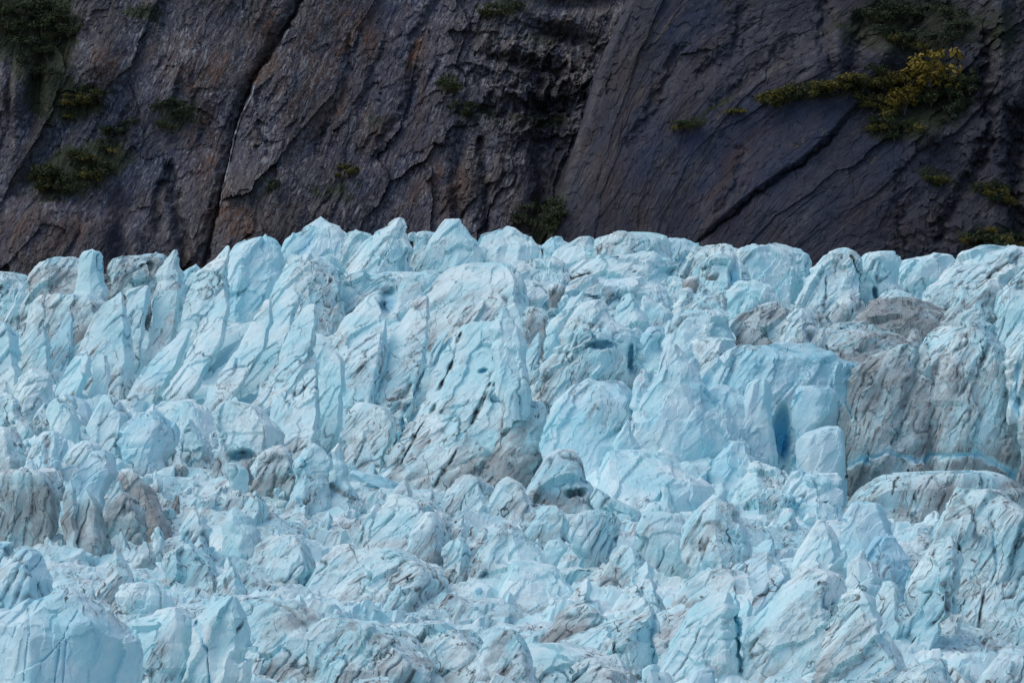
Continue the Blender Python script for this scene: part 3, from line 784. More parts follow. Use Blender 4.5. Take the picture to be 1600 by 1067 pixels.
# ---- centre
S('ice_dome', 'stained ice bulge with a pale rounded head right of the dark crevice', 853, [(469,926,940),(475,915,949),(490,899,957),(505,886,975),(522,876,1000),(545,866,1006),(570,852,1002),(600,840,990),(630,832,978)], dirt=.42, rec=.5, blue=.12, dents=[(938,540,22,6,2.6,'blue'),(988,560,7,24,3.0,'blue')])
S('ice_peak', 'small white ice peak right of the pale rounded head', 879, [(461,977,989),(470,968,995),(485,962,1002),(500,958,1012),(518,955,1022)], dirt=-.15)
S('ice_peak', 'twin white ice peak next to the small one right of the rounded head', 884, [(463,1004,1016),(475,998,1030),(490,995,1046),(505,995,1052)], dirt=.2)
S('ice_block', 'crumbled overhanging ice block above the clean ice pyramid', 869, [(489,1062,1125),(500,1046,1140),(520,1040,1150),(545,1035,1152),(575,1040,1152)], dirt=.42, blue=.15, lean=35)
S('ice_block', 'ice wedge between the twin peaks and the overhanging block', 872, [(512,1010,1040),(525,1002,1050),(550,1002,1052),(580,1002,1045)], dirt=.3, blue=.3)
S('ice_pyramid', 'clean blue-white ice pyramid with a blunt top in the central hollow', 822, [(538,1046,1062),(544,1038,1077),(555,1032,1083),(570,1025,1088),(590,1012,1094),(610,1000,1108),(640,990,1140),(670,985,1155),(700,985,1160),(730,1000,1165)], dirt=-.3, blue=.26, rough=.75, p=1.8, rec=.45, cracky=.3)
S('ice_block', 'small clean ice step in the gap left of the ice pyramid', 828, [(576,1003,1012),(585,997,1014),(600,990,1012),(620,988,1012)], dirt=-.3, blue=.25)
S('ice_wall', 'clean ice face at the left side of the central hollow', 828, [(592,916,926),(599,906,978),(615,880,1005),(630,868,1025),(650,858,1035),(680,850,1040),(705,842,1040),(728,850,1040)], dirt=-.3, blue=.28, rough=.7, rec=.4, cracky=.3)
S('ice_block', 'dirty rounded ice lump in the recess right of the ice pyramid', 851, [(528,1090,1150),(550,1082,1152),(580,1085,1146),(602,1094,1132)], dirt=.5, rough=.8)
S('ice_wedge', 'small triangular ice wedge at the foot of the clean ice face', 811, [(657,980,984),(670,972,989),(690,959,996),(703,951,1000)], dirt=-.3, blue=.18, ext=10, rough=.6, cracky=.2)
S('ice_apron', 'smooth sloping ice apron on the floor of the central hollow', 798, [(703,945,1005),(715,918,1042),(735,912,1078),(755,925,1105),(775,938,1130),(795,945,1125)], dirt=-.3, blue=.2, rec=1.2, rough=.7, cracky=.3)
S('ice_block', 'clean ice shoulder joining the ice pyramid to the right pillar', 827, [(601,1100,1132),(612,1094,1150),(630,1085,1170),(655,1080,1180),(690,1080,1180)], dirt=-.3, blue=.26, rough=.8, cracky=.3)
S('ice_wall', 'clean scalloped ice wall behind the blue slots of the hollow', 840, [(541,1166,1200),(547,1150,1250),(556,1136,1300),(570,1126,1335),(600,1080,1340),(640,1070,1340),(700,1070,1340)], dirt=-.3, blue=.3, rec=.2, rough=1.1, cracky=.3, dents=[(1223,682,13,44,3.5,'deep'),(1151,642,5,16,4,'deep')])
S('ice_pillar', 'clean ice pillar left of the deep blue slot', 826, [(593,1181,1199),(600,1168,1205),(620,1162,1208),(650,1156,1207),(680,1152,1210),(705,1158,1215),(730,1162,1216)], dirt=-.3, blue=.24, rough=.7, rec=.25, cracky=.3, p=2.2, jagged=.5)
S('ice_pillar', 'rounded clean ice pillar right of the deep blue slot', 828, [(607,1246,1300),(615,1238,1310),(640,1233,1310),(665,1238,1276),(690,1245,1272)], dirt=-.3, blue=.3, rough=.6, rec=.2, cracky=.2, p=2.4, jagged=.5)
S('ice_block', 'clean ice cube at the right foot of the deep blue slot', 823, [(666,1282,1310),(675,1256,1313),(690,1244,1314),(715,1241,1316),(730,1240,1318)], dirt=-.3, blue=.24, rough=.6, rec=.25, cracky=.2, p=3.0, jagged=.5)
S('ice_tooth', 'hanging toothed ice edge on the hollow floor below the pillar', 816, [(690,1132,1165),(705,1118,1172),(730,1108,1182),(757,1100,1190)], dirt=-.3, blue=.28, rough=.7, cracky=.2)
S('ice_block', 'pale grit-speckled ice step below the clean pillar', 808, [(722,1168,1212),(740,1160,1240),(765,1155,1250),(790,1150,1255)], dirt=.3, rec=.9)
S('ice_block', 'low ice mound at the right side of the hollow floor', 803, [(740,1235,1310),(755,1225,1320),(780,1220,1325),(800,1215,1320)], dirt=.12, blue=.2, rec=.9)

# ---- the dirty wall on the right
S('ice_wall', 'brown-streaked left half of the dirty ice wall on the right', 834, [(541,1417,1446),(550,1396,1452),(562,1354,1462),(580,1337,1465),(610,1323,1468),(650,1313,1464),(690,1306,1458),(715,1303,1452),(755,1295,1450)], dirt=.80, rec=.3, lean=20, stretch=4.5, rough=.8, grooves=[([(1300,738),(1345,722),(1385,709),(1412,714),(1440,722),(1455,712),(1530,709),(1558,724),(1580,742)],5.5,.6,'blue'),([(1440,560),(1420,620),(1405,680)],9,.8,'brown'),([(1320,625),(1332,655)],3,1.2,'blue')], p=2.0, clean=0.2, ext=40)
S('ice_wall', 'right half of the dirty ice wall with a white ragged crest', 833, [(506,1500,1552),(511,1434,1556),(520,1431,1560),(540,1426,1572),(570,1422,1590),(610,1432,1592),(650,1442,1596),(690,1447,1600),(712,1446,1600),(755,1440,1605)], dirt=.72, rec=.3, lean=22, stretch=4.5, rough=.8, grooves=[([(1300,738),(1345,722),(1385,709),(1412,714),(1440,722),(1455,712),(1530,709),(1558,724),(1580,742)],5.5,.6,'blue'),([(1475,545),(1450,610),(1435,670)],10,.9,'brown'),([(1545,540),(1500,620)],6,.7,'brown')], p=2.0, clean=0.8, ext=40)
S('ice_wall', 'stained ice buttress with a blue slot at the right edge', 827, [(519,1586,1612),(530,1577,1665),(560,1570,1665),(600,1574,1665),(650,1580,1665),(700,1588,1665),(745,1590,1665)], dirt=.66, rec=.3, lean=12, grooves=[([(1590,570),(1586,645)],5,1.4,'blue')])

S('ice_ledge', 'beige ice ledge with vertical grooves below the blue seam', 812, [(736,1500,1545),(740,1368,1562),(746,1346,1580),(756,1326,1595),(775,1312,1620),(800,1300,1620),(830,1290,1600)], dirt=.78, rec=.35, lean=18, stretch=4.5, rough=.55, grooves=[([(1362,745),(1345,790)],1.6,.6,''),([(1400,740),(1385,800)],1.6,.6,''),([(1438,742),(1420,800)],1.6,.6,'')])

# ---- lower right
S('ice_fin', 'huge speckled ice fin filling the lower right corner', 668, [(762,1488,1500),(766,1481,1545),(772,1474,1580),(782,1462,1650),(798,1444,1665),(815,1428,1665),(835,1440,1665),(870,1470,1665),(910,1478,1665),(960,1470,1665),(1010,1455,1665),(1050,1440,1665)], rec=.6, dirt=.24, lean=25, p=2.2, stretch=3.4, grooves=[([(1500,800),(1498,860),(1480,920),(1440,965),(1420,1010)],2.2,1.0,''),([(1545,905),(1532,960),(1525,1000)],2.5,.6,'')])
S('ice_fin', 'smaller leaning ice fin on the left flank of the huge speckled fin', 650, [(838,1480,1500),(850,1456,1506),(880,1430,1502),(907,1407,1496),(930,1411,1490),(960,1416,1480),(1000,1409,1462),(1035,1415,1442)], rec=.5, dirt=.24, lean=30, grooves=[([(1470,965),(1440,985),(1420,1015)],3,.8,'')])
S('ice_block', 'flat-topped bluish ice block with cut faces left of the huge fin', 690, [(783,1336,1345),(788,1326,1378),(800,1316,1388),(815,1313,1394),(835,1312,1399),(858,1315,1408)], dirt=-.3, blue=.34, rough=.7, p=1.6, ridge=-.2, cracky=.3)
S('ice_tooth', 'two-pronged white ice tooth left of the flat-topped bluish block', 680, [(812,1273,1288),(822,1264,1298),(845,1248,1316),(870,1236,1325),(890,1236,1316)], dirt=.15, rough=.8, p=1.5)
S('ice_block', 'round blue-faced ice block between the tooth and the leaning fin', 672, [(837,1362,1400),(850,1350,1411),(870,1346,1421),(890,1352,1424),(908,1372,1412)], dirt=-.15, blue=.5, rough=.6, cracky=.3)
S('ice_splinter', 'thin pale ice blade in front of the round blue-faced block', 664, [(861,1344,1350),(875,1331,1358),(900,1321,1372),(920,1318,1376)], dirt=-.15, blue=.18, rough=.7, cracky=.3)
S('ice_block', 'small speckled ice block between the blade and the leaning fin', 652, [(908,1378,1400),(920,1370,1405),(940,1367,1408),(970,1372,1406)], dirt=.2)
S('ice_block', 'massive pale ice block with slanting grit lines at the bottom right of centre', 630, [(890,1258,1292),(898,1232,1315),(908,1198,1320),(925,1177,1325),(950,1166,1330),(980,1161,1335),(1020,1160,1340),(1067,1158,1345)], rec=.5, dirt=.28, lean=40, p=2.4)
S('ice_block', 'ice block with diagonal grit veins right of the massive pale block', 621, [(920,1321,1345),(930,1301,1358),(945,1290,1371),(960,1288,1376),(990,1285,1382),(1030,1280,1408),(1067,1275,1415)], rec=.5, dirt=.34, lean=45, p=2.2)
S('ice_block', 'smooth little ice buttress left of the dark gap under the leaning fin', 626, [(985,1372,1400),(1000,1366,1404),(1030,1366,1413),(1060,1362,1415)], dirt=.15, rough=.7)
S('ice_block', 'white ice lump with a grey stain on the bottom edge, right', 600, [(1029,1460,1476),(1033,1432,1481),(1045,1407,1486),(1060,1389,1491)], dirt=.3, rough=.7, rec=.8)
S('ice_block', 'pale blue ice block in the bottom right corner', 595, [(1007,1576,1584),(1015,1556,1592),(1023,1546,1660),(1035,1525,1665),(1055,1522,1665)], dirt=-.15, blue=.22, rough=.8, rec=.4)
S('ice_block', 'small ice chip between the two corner blocks on the bottom edge, right', 606, [(1043,1479,1490),(1055,1471,1502),(1070,1468,1522)], dirt=.12)

# ---- lower centre
S('ice_boulder', 'rounded many-sided ice boulder at the lower centre', 718, [(797,912,940),(804,896,960),(815,890,972),(835,889,976),(855,894,970),(872,908,955)], dirt=.12, blue=.15, rough=.7, rec=.1, ext=14, jagged=.4)
S('ice_peak', 'pointed grey-blue ice slab right of the ice boulder', 714, [(770,1116,1124),(778,1106,1130),(790,1091,1140),(805,1072,1151),(825,1061,1166),(850,1060,1175),(875,1065,1176),(893,1080,1172)], dirt=.2, blue=.15, rough=.6, p=1.7, ridge=-.3)
S('ice_block', 'grey stained ice face between the boulder and the pointed slab', 722, [(800,1012,1040),(808,992,1066),(825,990,1080),(850,988,1090),(875,1000,1090),(900,1015,1080)], dirt=.4, rough=.7)
S('ice_block', 'dirty angular ice block below the ice boulder', 711, [(852,972,990),(865,960,1002),(890,936,1012),(910,926,1016)], dirt=.45, p=1.4)
S('ice_block', 'white ice lump with a grit-lined foot left of the ice boulder', 714, [(844,851,880),(852,846,889),(870,852,882),(886,860,872)], dirt=.2, ext=8, rough=.7)
S('ice_slab', 'wide pale ice slab below a blue crack left of the dirty angular block', 704, [(876,782,830),(885,776,866),(900,775,890),(930,770,916),(960,770,936)], dirt=.22, rec=.9, rough=.7)
S('ice_slab', 'smooth tilted ice slab above the blue crack', 713, [(818,786,800),(825,776,816),(845,760,829),(865,746,850),(885,740,866)], dirt=.15, rec=.7, rough=.6)
S('ice_ridge', 'jagged little ice ridge in front of the dirty angular block', 688, [(905,1001,1020),(912,986,1029),(925,966,1036),(940,951,1043),(955,941,1041)], dirt=.2, p=1.4)
S('ice_ridge', 'serrated white ice ridge below the pointed grey-blue slab', 679, [(892,1085,1135),(903,1068,1178),(920,1056,1190),(940,1046,1186)], dirt=.28, lean=38, rec=.8)
S('ice_ridge', 'blue-shadowed ice ridge between the serrated ridge and the white tooth', 685, [(862,1187,1205),(873,1167,1216),(890,1142,1226),(910,1130,1232)], dirt=-.15, blue=.28, rec=.7)
S('ice_block', 'snub ice knob perched between the serrated ridge and the massive block', 664, [(884,1205,1230),(895,1195,1238),(915,1180,1240),(935,1175,1235)], dirt=.1, blue=.3)
S('ice_block', 'square-cut foreground ice block left of the massive pale block', 632, [(925,1126,1140),(935,1106,1148),(948,1077,1151),(962,1052,1155),(975,1036,1158),(1000,1029,1159),(1030,1028,1158),(1067,1028,1157)], dirt=.25, rec=.4, p=2.3, lean=30, grooves=[([(1150,965),(1156,1010),(1153,1067)],5,1.6,'blue')])
S('ice_block', 'foreground ice block with a sharp beak and blue right side', 638, [(946,1012,1022),(955,991,1030),(965,952,1031),(980,912,1030),(995,877,1028),(1008,850,1027),(1030,845,1026),(1060,840,1026)], dirt=.34, rec=.5, p=2.2, lean=35, grooves=[([(1022,965),(1024,1000),(1020,1040)],4,1.4,'blue'),([(965,990),(960,1025)],3,.8,'')])
S('ice_ridge', 'gritty broken ice ridge left of the beaked foreground block', 652, [(943,902,925),(950,877,946),(965,860,952),(985,846,932)], dirt=.5, lean=40, rec=.8)
S('ice_block', 'dirt-netted foreground ice hump on the bottom edge at the centre', 614, [(1004,802,850),(1010,792,905),(1025,782,960),(1050,772,1000)], dirt=.45, rec=.8)
S('ice_block', 'small clean ice bump on the bottom edge left of the blue-sided chip', 600, [(1050,1022,1045),(1058,1013,1058),(1070,1010,1060)], dirt=-.3, rough=.6)
S('ice_chip', 'pointed ice chip with a blue right side on the bottom edge', 597, [(1041,1106,1118),(1047,1084,1119),(1058,1072,1118),(1070,1070,1116)], dirt=-.15, blue=.3, rough=.6)
S('ice_block', 'little ice dome on the bottom edge between the bump and the dirt-netted hump', 598, [(1038,1012,1040),(1046,1004,1030),(1060,1000,1035)], dirt=.1, rough=.6)
S('ice_block', 'flat white ice cap on the bottom edge just left of the corner blocks', 598, [(1058,1362,1385),(1064,1350,1392),(1072,1345,1396)], dirt=.15, rough=.7)

# ---- left rubble field
S('ice_bulge', 'large shaded bluish ice face in the bottom left corner', 574, [(919,92,115),(928,72,126),(940,42,137),(955,12,161),(975,-40,186),(1000,-40,210),(1025,-40,228),(1060,-40,242)], dirt=-.3, blue=.26, rough=.55, rec=.35, p=2.0, lean=12, cracky=0, grooves=[([(122,960),(102,995),(70,1030),(40,1050)],1.5,.35,'blue'),([(102,995),(98,1067)],1.5,.35,'blue'),([(45,950),(42,1067)],1.5,.35,'blue'),([(30,975),(15,1010)],1.5,.35,'blue'),([(92,1010),(86,1067)],1.5,.35,'blue')], jagged=.4)
S('ice_block', 'shaded blue-grey ice mass above the bottom left corner face', 602, [(857,22,55),(865,10,68),(880,-40,76),(900,-40,81),(925,-40,84),(945,-40,80)], dirt=.1, blue=.36, rough=.8)
S('ice_block', 'pale ice cap at the left edge behind the blue-grey mass', 640, [(846,-10,22),(855,-40,27),(870,-40,30),(900,-40,30)], dirt=-.15)
S('ice_block', 'smooth foreground ice block left of a thin dark crack, bottom left', 590, [(950,262,297),(958,226,298),(966,184,298),(985,195,297),(1010,208,295),(1040,222,291),(1067,232,287)], dirt=-.15, rough=.6, rec=.35, p=2.3, cracky=.3)
S('ice_block', 'foreground ice block with a curved blue vein, bottom left', 588, [(932,351,372),(945,327,388),(960,301,395),(985,301,398),(1010,299,396),(1040,295,387),(1067,289,382)], dirt=.12, rough=.6, rec=.35, p=2.2, cracky=.4, grooves=[([(307,975),(316,1000),(322,1030),(326,1067)],3.2,.9,'blue'),([(395,955),(372,985),(350,1012)],2.4,.5,'')])
S('ice_mound', 'smooth white ice mound above the smooth foreground block', 640, [(911,196,222),(918,187,265),(930,185,280),(945,190,276),(958,202,256)], dirt=-.15, rough=.6, rec=.8)
S('snow_patch', 'flat patch of pinkish snow between the stained wall and the corner face', 652, [(903,100,140),(908,86,152),(918,80,152),(930,80,150)], dirt=.22, rec=2.0, rough=.5, cat='snow patch')
S('ice_pyramid', 'grey-green ice pyramid standing on the left rubble', 662, [(859,181,186),(870,175,195),(885,168,201),(900,162,206),(915,151,206),(932,142,190)], dirt=.34, rough=.6, p=1.5, ridge=-.3)
S('ice_wall', 'flat stained ice wall at the left edge, left of a dark crack', 720, [(735,-20,90),(742,-40,98),(760,-40,100),(790,-40,98),(820,-40,95),(850,-40,92),(875,-40,82)], dirt=.52, rec=.2, lean=3, stretch=4, p=2.6)
S('ice_wall', 'stained ice pinnacle wall right of the dark crack at the left', 715, [(763,135,140),(775,130,150),(800,120,161),(830,112,170),(860,106,175),(890,99,178)], dirt=.55, rec=.3, lean=3, p=1.8)
S('ice_shard', 'pointed ice shard in the stained cluster right of the pinnacle wall', 722, [(752,182,188),(765,172,196),(785,160,216),(810,158,226),(835,170,230),(862,175,226)], dirt=.42, rec=.3, p=1.5)
S('ice_block', 'blue smooth-cut ice block above the stained pinnacle wall', 735, [(705,141,165),(712,126,175),(725,109,177),(745,101,176),(765,106,166),(785,116,160)], dirt=-.15, blue=.34, rough=.6, p=1.5, cracky=.3)
S('ice_block', 'dirty ice slope right of the smooth-cut blue block', 729, [(733,190,214),(750,186,228),(780,190,250),(810,200,270),(840,215,275)], dirt=0.55, rec=.7)
S('ice_tooth', 'slim ice tooth beside the dark crack at the left', 716, [(749,106,112),(765,102,119),(790,99,121),(812,98,120)], dirt=.3, rough=.7)
S('ice_arch', 'arched ice block with a shaded blue front in the left rubble', 764, [(643,222,245),(650,208,266),(660,199,276),(675,191,281),(692,188,276),(708,196,264),(732,203,262),(760,205,270)], dirt=.22, blue=.3, rough=.7, ridge=-.6)
S('ice_dome', 'rounded white ice dome in the upper left rubble', 781, [(622,86,102),(630,73,117),(645,68,126),(660,70,131),(675,80,134),(690,85,136)], dirt=.1, rough=.7)
S('ice_block', 'two-faced ice block right of the rounded dome in the upper left rubble', 772, [(617,156,170),(628,141,181),(648,133,206),(670,131,202),(692,140,192)], dirt=.15, blue=.22, p=1.4, ridge=.1)
S('ice_splinter', 'tilted blue ice blade behind the rounded dome at the left', 792, [(615,98,103),(624,103,127),(636,112,140),(648,118,145)], dirt=-.15, blue=.4, rough=.5, lean=-35)
S('ice_block', 'small pale ice block at the left edge above the rubble', 786, [(620,6,25),(632,-10,33),(650,-20,34),(672,-30,60),(688,-30,62)], dirt=.15)
S('ice_block', 'flat ice block leaning on the icefall foot behind the blue blade', 800, [(577,45,62),(590,30,80),(610,20,86),(635,10,90)], dirt=.15)
S('ice_block', 'knobbly ice block at the left edge above the flat stained wall', 755, [(667,-30,20),(676,-40,30),(700,-40,36),(732,-40,36)], dirt=.2, blue=.1)
S('ice_block', 'bluish ice block with a brown stain above the flat stained wall', 750, [(675,62,90),(685,46,101),(700,41,103),(720,38,101),(738,38,92)], dirt=.25, blue=.25, grooves=[([(72,685),(75,735)],6,.5,'brown')])
S('ice_tooth', 'tiny rounded ice tooth above the flat stained wall', 742, [(719,42,52),(730,37,56),(740,37,57)], dirt=-.15, rough=.6, ext=8)
S('ice_ledge', 'pale ice ledge above the smooth-cut blue block', 756, [(690,116,145),(698,106,160),(712,101,152),(728,101,140)], dirt=.1, blue=.15)
S('ice_wave', 'wave-shaped ice block with combed dark streaks in the left rubble', 760, [(626,349,362),(632,339,402),(645,336,426),(665,340,439),(685,345,446),(702,342,448),(720,336,402)], dirt=.26, blue=.15, lean=-8, stretch=4, dents=[(378,712,18,10,2.5,'blue')])
S('ice_block', 'blocky ice between the arched block and the wave-shaped block', 773, [(655,286,300),(670,279,316),(690,276,331),(712,280,336)], dirt=.1, blue=.15, p=1.5)
S('ice_block', 'pale slope of ice behind the arched block at the icefall foot', 788, [(628,250,300),(638,235,320),(655,235,335),(680,240,340)], dirt=.12, rec=.9)
S('ice_boulder', 'clean pale ice boulder perched on the left rubble', 735, [(724,351,371),(733,352,387),(748,356,390),(758,360,388)], dirt=-.3, rough=.5, ext=8, rec=.1, jagged=.4)
S('rubble_heap', 'brown gritty ice rubble below the wave-shaped block', 751, [(700,402,440),(710,391,456),(730,388,466),(755,395,470)], dirt=.35, cat='rubble heap')
S('ice_block', 'smooth bluish ice flank right of the brown gritty rubble', 746, [(692,486,498),(700,471,506),(720,462,513),(745,460,516)], dirt=.12, blue=.2, rough=.7, grooves=[([(456,702),(475,725)],4,1.2,'blue')])
S('ice_tooth', 'pale upright ice tooth at the foot of the left icefall', 752, [(694,526,536),(705,518,538),(730,512,541),(748,510,545)], dirt=.1, rough=.7)
S('ice_slab', 'long tilted blue ice slab lying at the foot of the great leaning fin', 778, [(735,540,556),(743,545,592),(755,562,622),(766,585,645)], dirt=-.15, blue=.34, rough=.45, lean=-40, cracky=.2)
S('ice_tooth', 'tiny sharp ice tooth on the long tilted blue slab', 783, [(724,580,585),(735,572,590),(746,568,594)], dirt=-.15, rough=.5, ext=8)
S('ice_block', 'pale ice block below the foot of the great leaning fin', 770, [(742,721,745),(750,706,766),(765,698,776),(785,695,781)], dirt=.1, blue=.15)
S('ice_block', 'flat-topped ice block left of the overhanging shaded block', 767, [(745,777,800),(755,766,816),(775,760,826),(798,760,830)], dirt=.15, blue=.12)
S('ice_block', 'overhanging ice block with a dark blue underside at the lower centre', 774, [(702,863,880),(710,851,902),(725,841,908),(745,831,913),(765,819,919),(782,815,926)], dirt=.28, blue=.2, rough=.7, dents=[(898,772,15,8,3.0,'blue')])
S('ice_ridge', 'low ice ridge trailing right from the overhanging block', 770, [(764,925,936),(780,921,956),(795,928,992),(808,925,1002)], dirt=.3)
S('rubble_heap', 'dark grit and ice rubble under the overhanging block', 746, [(790,841,886),(800,816,901),(820,811,896),(838,815,890)], dirt=.4, cat='rubble heap')
S('ice_block', 'ice block with a gritty comb-like top in the middle rubble', 744, [(753,506,556),(762,490,561),(780,476,571),(800,466,576),(826,461,562)], dirt=.3, grooves=[([(515,757),(535,770),(560,780)],5,.5,'brown')])
S('ice_block', 'small scooped ice block left of the comb-topped block', 741, [(776,446,470),(790,439,478),(812,440,472)], dirt=.1, blue=.2)
S('ice_block', 'broad pale ice block in the middle rubble right of the comb-topped block', 730, [(772,602,625),(785,596,662),(800,562,682),(820,547,702),(848,541,702)], dirt=.22, rec=.7)
S('ice_block', 'ice block with a dark gritty right edge in the middle rubble', 721, [(800,642,690),(812,636,698),(840,630,698),(868,630,692)], dirt=.3, blue=.15, grooves=[([(690,815),(700,845),(692,870)],4,.8,'')])
S('ice_tooth', 'upright ice tooth with grit-lined flanks in the middle rubble', 714, [(836,708,717),(850,700,732),(870,695,736),(898,690,732)], dirt=.2)
S('ice_mass', 'big streaked ice mass in the middle of the rubble field', 704, [(850,522,560),(862,506,640),(880,496,690),(910,462,700),(940,442,692)], dirt=.3, lean=35, rec=.8)
S('ice_block', 'greenish stained ice block left of the big streaked mass', 708, [(838,422,470),(855,402,490),(885,396,500),(918,400,472)], dirt=.35, rec=.7)
S('ice_block', 'greenish pale ice block right of the grey-green pyramid', 690, [(850,271,300),(860,262,311),(880,256,341),(905,264,346)], dirt=.15, blue=.12)
S('ice_block', 'small upright ice block right of the greenish pale block', 686, [(885,346,375),(900,339,381),(922,338,384)], dirt=.15, blue=.15)
S('ice_fan', 'fan-shaped split ice block in the left rubble', 712, [(796,286,308),(810,279,321),(830,276,331),(846,285,326)], dirt=-.15, blue=.2, rough=.8)
S('ice_block', 'smooth rounded ice block right of the fan-shaped block', 718, [(793,356,370),(805,346,389),(825,346,401),(842,350,405)], dirt=-.15, rough=.5)
S('ice_pyramid', 'small dirty ice pyramid between the stained cluster and the fan-shaped block', 700, [(842,222,228),(860,214,240),(874,214,246)], dirt=.45, rough=.7, p=1.4, ext=14)
S('ice_block', 'small leaf-shaped ice block beside the little dirty pyramid', 705, [(825,241,252),(840,238,259),(864,240,257)], dirt=.25, rough=.6, ext=14)
S('ice_ridge', 'brown-crested foreground ice ridge at the lower left of centre', 612, [(935,397,440),(945,372,470),(970,357,502),(1000,347,522),(1040,342,542)], dirt=.48, rec=.7, lean=35, grooves=[([(400,935),(440,945),(480,985),(520,1000)],4,.6,'brown')])
S('ice_block', 'grit-edged foreground ice block on the bottom edge left of centre', 605, [(965,502,530),(975,482,592),(995,472,642),(1020,472,672),(1050,482,692)], dirt=.36, rec=.7)
S('ice_block', 'bright white ragged foreground ice left of the dirt-netted hump', 609, [(976,612,660),(985,592,736),(1000,578,762),(1030,565,792),(1058,562,802)], dirt=.2, rec=.8)
S('ice_block', 'finely cracked foreground ice between the ragged white ice and the dirt-netted hump', 606, [(985,772,800),(995,757,826),(1020,747,836),(1055,745,840)], dirt=.22, rec=.5)

# ------------------------------------------------------------------ the glacier bed the seracs stand on
# the trough at the foot of the icefall and of the hollow
for _x in range(-60, 860, 45):
    for _d in (812, 828, 842):
        _y = np.interp(_x, [0, 300, 450, 560, 860], [690, 705, 745, 785, 800]) - (_d - 812) * .3
        FEET.append(((_x - 800) * K * _d, _d, CAM_Z + (533.5 - _y) * K * _d, 1.5))

for _x in range(1290, 1640, 40):
    for _d in (808, 818, 827):
        FEET.append(((_x - 800) * K * _d, _d, CAM_Z + (533.5 - 800) * K * _d, 2.0))

def glacier():
    F = np.array(FEET)
    nx, nd = 420, 620
    dd = np.linspace(545, 1075, nd)
    uu = np.linspace(-0.62, 0.62, nx)              # spreads with distance, plus a margin on both sides
    U, Dg = np.meshgrid(uu, dd)
    X = (U * 0.18 * (Dg * .55 + 430)).ravel()
    Y = Dg.ravel().copy()
    num = np.zeros(len(X))
    den = np.zeros(len(X))
    for fx, fd, fz, fw in F:
        w = np.exp(-((X - fx) / 7.0) ** 2 * .5 - ((Y - fd) / 8.0) ** 2 * .5) + 1e-5 * np.exp(-((X - fx) / 40.0) ** 2 - ((Y - fd) / 50.0) ** 2) + 1e-12
        w = w * fw
        num += w * fz
        den += w
    Z = num / den
    Z = np.where(Y < 600, Z - (600 - Y) * .12, Z)
    Z = np.where(Y > 1000, Z - (Y - 1000) * .25, Z)
    P = np.stack([X, Y, Z], 1).astype(np.float32)
    warp = fbm(P / 5, 3, 900) * 1.5
    c1, e1, _ = cells((P + warp[:, None]) / 5.0, 901)
    c2, e2, r2 = cells((P + warp[:, None] * .5) / 2.0, 902)
    c3, e3, r3 = cells(P / .9, 903)
    fb = fold_coords(X, Y, Z, R(28), 3.0)
    w1, _, _ = cells((fb + .4 * warp[:, None]) / 4.6, 911)
    w2, _, _ = cells((fb + .4 * warp[:, None]) / 1.9, 912)
    wl = sstep(815, 850, Y)
    c1, c2 = w1, w2
    Z2 = Z - 2.5 - 1.1 * wl + 1.6 * c1 + (.42 - .12 * wl) * c2 + (.12 - .04 * wl) * c3 + .9 * fbm(P / 9, 3, 904)
    V = np.stack([X + .5 * c1, Y + .5 * c2, Z2], 1)
    fold = fold_coords(X, Y, Z2, R(30), 3.0)
    px = 800 + X / (K * Y)
    py = 533.5 - (Z - CAM_Z) / (K * Y)
    dirt = .42 - .37 * wl + .3 * fbm(P / 20, 3, 905)
    dirt += .35 * gauss(px, py, 260, 780, 60, 50) + .4 * gauss(px, py, 1360, 500, 120, 40) - .7 * gauss(px, py, 1100, 720, 200, 80)
    me = make_mesh('glacier', V, grid_quads(nd, nx), ICE, fold=fold, dirt=np.clip(dirt + .15 * r2, 0, 1), blue=np.full(len(X), .12, np.float32),
                   crack=np.zeros(len(X), np.float32))
    link('glacier', me, 'broken surface of the glacier between the ice blocks', kind='structure')
    return X, Y, Z2, px, 533.5 - (Z2 - CAM_Z) / (K * Y), nd, nx

GX, GY, GZ, GPX, GPY, GND, GNX = glacier()

# ------------------------------------------------------------------ loose ice blocks lying between the seracs
def block_mesh(seed):
    rng = np.random.RandomState(seed)
    nv, nu = 17, 28
    th = np.linspace(0.02, math.pi - .02, nv)[:, None]
    ph = np.linspace(0, 2 * math.pi, nu, endpoint=False)[None, :]
    d = np.stack([np.sin(th) * np.cos(ph), np.sin(th) * np.sin(ph), np.cos(th) * np.ones_like(ph)], -1).reshape(-1, 3)
    n = rng.normal(size=(13, 3))
    n /= np.linalg.norm(n, axis=1, keepdims=True)
    h = rng.uniform(.62, 1.0, 13)
    dots = d @ n.T
    r = np.min(np.where(dots > .08, h / np.maximum(dots, .08), 9), 1)
    r = np.minimum(r, 1.25)
    c, _, rr = cells((d * r[:, None] * 2.2 + seed * 3.1).astype(np.float32), seed)
    r = r * (1 + .07 * c) + .04 * fbm((d * 3 + seed).astype(np.float32), 3, seed)
    V = d * r[:, None]
    fold = fold_coords(V[:, 0] * 2 + seed, V[:, 1] * 2, V[:, 2] * 2, R(30), 2.0)
    dirt = np.full(len(V), [.05, .15, .35, .6][seed % 4], np.float32)
    blue = np.full(len(V), [.28, .12, .15, .05][seed % 4], np.float32)
    return make_mesh('loose_ice_block', V, grid_quads(nv, nu, True), ICE, fold=fold, dirt=dirt, blue=blue, crack=np.zeros(len(V), np.float32))

BLOCKS = [block_mesh(s) for s in range(40, 56)]

